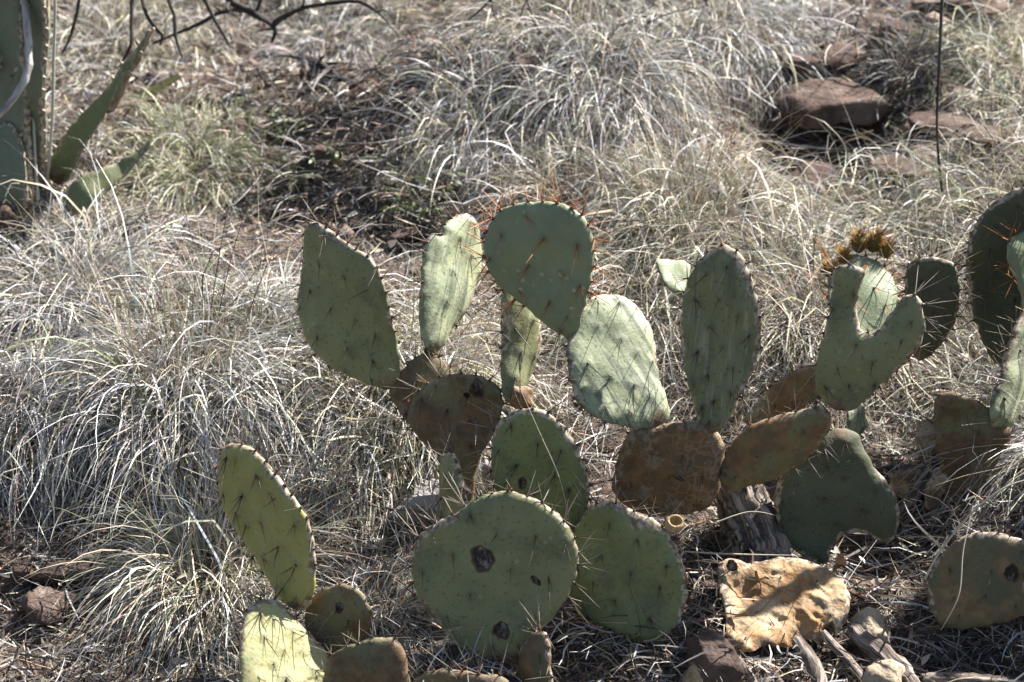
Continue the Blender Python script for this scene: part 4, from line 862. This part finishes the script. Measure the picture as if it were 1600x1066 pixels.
tuft(860, 20, 1200, .32, .8, 'straw', 'straw tuft at the top edge beneath the thin centre twigs', lean=(0, -.4), rad=.1)
tuft(1530, 600, 900, .24, .9, 'straw', 'straw mat of grass spilling between the notched pad and the edge pads', lean=(-.6, -.2), rad=.08, grav=2.2)
tuft(700, 560, 1000, .30, .8, 'straw', 'straw tuft seen between the narrow pale pad and the blue green pad', lean=(.1, -.3), rad=.08)
tuft(590, 960, 600, .24, .95, 'silver', 'low silvery spray of grass left of the round wounded pad', lean=(.3, -.3), rad=.05, grav=2.2)
tuft(900, 330, 1400, .34, .85, 'straw', 'straw tuft directly behind the orange spined pad', lean=(0, -.35), rad=.1)
tuft(1420, 330, 1300, .34, .9, 'straw', 'loose straw tuft below the low brown stones at right', lean=(-.2, -.3), rad=.1, sprout=30)

# matted thatch, small clumps and litter that nobody could count
rs = np.random.default_rng(77)
BARE = []
for px, py, r, k in ((545, 290, .26, 1.0), (460, 200, .28, 1.0), (540, 190, .22, 1.0), (700, 320, .14, .8), (430, 110, .2, .8), (330, 130, .16, .8), (600, 340, .2, .9), (500, 370, .15, .8), (1100, 800, .2, .7), (1250, 850, .2, .8), (60, 850, .26, 1.0), (60, 1010, .28, 1.0), (150, 790, .2, .95), (810, 115, .12, .8), (1250, 185, .12, .8), (1370, 265, .22, .9), (1330, 100, .25, .9), (1490, 60, .2, .6), (1480, 180, .18, .8), (1500, 850, .18, .8), (1430, 960, .16, .9), (1150, 960, .16, .9),
                     (930, 1030, .14, .7), (1050, 1060, .2, .8), (1540, 1040, .2, .8), (380, 190, .14, .8), (660, 800, .06, .8), (700, 240, .1, .5)):
    g = on_ground(px, py); BARE.append((g.x, g.y, r, k))
def cover(x, y):
    c = np.ones_like(x)
    for bx, by, r, k in BARE: c = c * (1 - k * np.exp(-((x - bx) ** 2 + (y - by) ** 2) / (r * r)))
    return c
def scatter(n):
    y = rs.uniform(2.25, 6.6, n * 3) ** 1.0; half = .32 + .235 * y; x = rs.uniform(-1, 1, n * 3) * half
    keep = rs.uniform(0, 1, n * 3) < (half / half.max()); return x[keep][:n], y[keep][:n]
parts = []
x, y = scatter(76000); k = rs.uniform(0, 1, len(x)) < cover(x, y) + .03; x, y = x[k], y[k]; n = len(x)
pt = np.sin(x * 5.1 + 1.7 * np.sin(y * 3.3)) + np.sin(y * 6.3 + x * 2.2)                     # drifts of different shade of straw
a = rs.uniform(0, 6.283, n); d0 = np.stack([np.cos(a) * .8, np.sin(a) * .8 - .35, np.abs(rs.normal(0, .35, n)) + .05], 1)
roots = np.stack([x, y, ground_z(x, y) + np.abs(rs.normal(0, .018, n))], 1)
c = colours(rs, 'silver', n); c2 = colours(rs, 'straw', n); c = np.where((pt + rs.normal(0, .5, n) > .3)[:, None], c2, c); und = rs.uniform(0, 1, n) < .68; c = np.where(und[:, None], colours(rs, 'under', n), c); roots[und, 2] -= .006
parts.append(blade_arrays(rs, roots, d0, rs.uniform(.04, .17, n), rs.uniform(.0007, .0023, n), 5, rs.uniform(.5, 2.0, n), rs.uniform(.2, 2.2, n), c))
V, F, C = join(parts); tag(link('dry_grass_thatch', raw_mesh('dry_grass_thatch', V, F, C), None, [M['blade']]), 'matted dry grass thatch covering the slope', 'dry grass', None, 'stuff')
parts = []
x, y = scatter(300); k = (rs.uniform(0, 1, len(x)) < cover(x, y) * .95) & ~((x > -.24) & (y < 3.2)); x, y = x[k], y[k]
for xx, yy in zip(x, y):
    g = Vector((xx, yy, float(ground_z(xx, yy)))); parts.append(tuft_arrays(rs, g, int(rs.integers(70, 190)), rs.uniform(.07, .17), .95, rs.choice(['silver', 'silver', 'straw', 'straw', 'green', 'brown', 'dark'], p=[.28, .14, .22, .12, .08, .06, .1]), (0, -.35), rs.uniform(.02, .06), 2.4, .9, .0018, 6))
V, F, C = join(parts); tag(link('dry_grass_clumps', raw_mesh('dry_grass_clumps', V, F, C), None, [M['blade']]), 'countless small dry grass clumps between the tufts', 'dry grass', None, 'stuff')
x, y = scatter(60000); n = len(x); a = rs.uniform(0, 6.283, n)
d0 = np.stack([np.cos(a), np.sin(a), rs.normal(0, .15, n)], 1); roots = np.stack([x, y, ground_z(x, y) + np.abs(rs.normal(0, .004, n)) + .001], 1)
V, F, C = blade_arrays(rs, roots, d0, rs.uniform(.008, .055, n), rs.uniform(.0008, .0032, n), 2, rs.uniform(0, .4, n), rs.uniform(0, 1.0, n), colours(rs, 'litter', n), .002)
tag(link('plant_litter', raw_mesh('plant_litter', V, F, C), None, [M['blade']]), 'fine broken straw and twig litter on the soil', 'litter', None, 'stuff')
x, y = scatter(2600); n = len(x); a = rs.uniform(0, 6.283, n); ln = rs.uniform(.006, .02, n)
d0 = np.stack([np.cos(a), np.sin(a), rs.normal(0, .4, n)], 1); roots = np.stack([x, y, ground_z(x, y) + np.abs(rs.normal(0, .018, n)) + .003], 1)
V, F, C = blade_arrays(rs, roots, d0, ln, ln * rs.uniform(.35, .8, n), 3, rs.uniform(-.5, 1.0, n), rs.uniform(0, 1.6, n), np.array((.58, .47, .36)) * rs.uniform(.45, 1.3, (n, 1)), .004)
tag(link('dry_leaf_flakes', raw_mesh('dry_leaf_flakes', V, F, C), None, [M['blade']]), 'small curled cream and tan dry leaf flakes in the grass', 'leaf litter', None, 'stuff')
def weed(px, py, n, h, label):
    r2 = np.random.default_rng(int(px)); g = on_ground(px, py); e = bpy.data.objects.new('leafy_weed', None); COL.objects.link(e); e.location = g; tag(e, label, 'weed', 'small green weeds')
    off = np.array(g[:]); st, lv = [], []
    a = r2.uniform(0, 6.28, n); root = np.tile(off, (n, 1)) + r2.normal(0, .015, (n, 3)) * (1, 1, 0); d0 = np.stack([np.cos(a) * .6, np.sin(a) * .6, np.ones(n)], 1)
    V, F, C = blade_arrays(r2, root, d0, h * r2.uniform(.5, 1.1, n), np.full(n, .0015), 6, np.full(n, .5), np.full(n, .5), colours(r2, 'sprout', n))
    link('stem', raw_mesh('stem', V - off, F, C), e, [M['blade']])
    P = V.reshape(n, 7, 2, 3).mean(2)
    for i in range(n):
        for k in range(2, 7):
            for m_ in range(2):
                b = r2.uniform(0, 6.28); rt = P[i, k][None]; lv.append(blade_arrays(r2, rt, np.array([[math.cos(b), math.sin(b), r2.uniform(-.1, .6)]]), np.array([r2.uniform(.008, .018)]), np.array([r2.uniform(.005, .009)]), 3, np.array([.6]), np.array([.4]), np.array([(.12, .145, .065)]) * r2.uniform(.7, 1.3)))
    V, F, C = join(lv); tag(link('leaves', raw_mesh('leaves', V - off, F, C), e, [M['blade']]), None, None, None, 'stuff')
weed(455, 290, 12, .06, 'small bright green leafy weed on the soil above the left green pad')
weed(668, 345, 14, .09, 'small green leafy weed behind the narrow pale pad')
weed(520, 262, 6, .05, 'sparse green weed on dark soil below the curved twig')
weed(430, 215, 10, .06, 'grey green weed in shade beside the slim forked stick')
def sticks(n, x0, x1, y0, y1, seed):
    r3 = np.random.default_rng(seed); G = [on_ground(r3.uniform(x0, x1), r3.uniform(y0, y1)) for i in range(n)]; x = np.array([g.x for g in G]); y = np.array([g.y for g in G])
    a = r3.uniform(0, 6.283, n); d0 = np.stack([np.cos(a), np.sin(a), r3.normal(.05, .3, n)], 1); roots = np.stack([x, y, ground_z(x, y) + np.abs(r3.normal(0, .012, n)) + .002], 1)
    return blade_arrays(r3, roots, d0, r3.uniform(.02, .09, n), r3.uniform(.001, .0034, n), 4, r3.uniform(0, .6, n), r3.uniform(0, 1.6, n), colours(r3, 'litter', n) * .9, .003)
V, F, C = join([sticks(1900, 1060, 1660, 800, 1100, 1), sticks(1500, 380, 640, 120, 350, 2), sticks(500, 560, 760, 290, 370, 3), sticks(600, 0, 200, 780, 1090, 4), sticks(400, 1200, 1420, 60, 300, 5), sticks(500, 860, 1080, 960, 1090, 6)])
def twigs(n, x0, x1, y0, y1, seed):
    r3 = np.random.default_rng(seed); G = [on_ground(r3.uniform(x0, x1), r3.uniform(y0, y1)) for i in range(n)]; x = np.array([g.x for g in G]); y = np.array([g.y for g in G]); a = r3.uniform(0, 6.283, n)
    d0 = np.stack([np.cos(a), np.sin(a), r3.normal(.1, .25, n)], 1); roots = np.stack([x, y, ground_z(x, y) + np.abs(r3.normal(0, .01, n)) + .006], 1)
    return blade_arrays(r3, roots, d0, r3.uniform(.05, .2, n), r3.uniform(.002, .0055, n), 6, r3.uniform(0, .5, n), r3.uniform(.2, 1.4, n), np.array((.075, .062, .055)) * r3.uniform(.5, 2.2, (n, 1)), .006)
V, F, C = join([(V, F, C), twigs(230, 380, 640, 110, 350, 11), twigs(50, 560, 760, 300, 400, 12), twigs(50, 1220, 1450, 60, 300, 13), twigs(70, 1380, 1600, 680, 900, 14), twigs(70, 1080, 1600, 880, 1090, 15), twigs(30, 0, 180, 760, 1060, 16)])
tag(link('stick_debris', raw_mesh('stick_debris', V, F, C), None, [M['blade']]), 'loose dead twigs and broken stems strewn on bare soil', 'debris', None, 'stuff')
# gravel
x, y = scatter(5200); n = len(x); oct_ = np.array([(1, 0, 0), (0, 1, 0), (-1, 0, 0), (0, -1, 0), (0, 0, .8), (0, 0, -.8)]); of = np.array([(0, 1, 4), (1, 2, 4), (2, 3, 4), (3, 0, 4), (1, 0, 5), (2, 1, 5), (3, 2, 5), (0, 3, 5)])
sz = rs.lognormal(-5.3, .55, n); V = oct_[None] * sz[:, None, None] * rs.uniform(.55, 1.3, (n, 6, 3)); V = V + np.stack([x, y, ground_z(x, y) + sz * .25], 1)[:, None]
F = (of[None] + (np.arange(n) * 6)[:, None, None]).reshape(-1, 3); C = np.repeat(np.array((0.16, 0.118, 0.098)) * rs.uniform(.5, 1.7, (n, 1)), 6, 0)
tag(link('gravel', raw_mesh('gravel', V.reshape(-1, 3), F, C, False), None, [M['matte']]), 'loose reddish brown gravel scattered on the soil', 'gravel', None, 'stuff')
# single long bent straws
def straw(label, pts, r, col, group='single long straws'):
    P = [at(*q) for q in pts]; e = tube('grass_straw', P, [r] * (len(P) - 1) + [r * .3], 'straw', None, 5, .02, len(label), P[0]); e.location = P[0]; return tag(e, label, 'straw', group)
t = NT('straw_pale'); M['straw'] = t.surf((0.62, 0.56, 0.43), .5, .3, None, .15)
straw('long pale straw slanting across the deep green middle pad', [(812,606,2.98),(845,680,2.97),(875,750,2.965),(893,830,2.96)], .00042, 0)
straw('thick bent pale straw arching over the low grey green pad', [(1445,905,2.98),(1470,860,2.97),(1520,800,2.96),(1570,762,2.95),(1610,748,2.95)], .0016, 0)
straw('thin pale straw hanging down the face of the low grey green pad', [(1520,790,2.98),(1505,860,2.97),(1498,930,2.965),(1470,985,2.96)], .0009, 0)
straw('straight white straw lying level above the fallen tan pad', [(1070,862,3.05),(1150,866,3.05),(1245,868,3.05)], .0011, 0)
straw('arched straw over the weathered trunk', [(1060,840,3.1),(1110,820,3.08),(1170,800,3.08),(1215,806,3.08)], .001, 0)
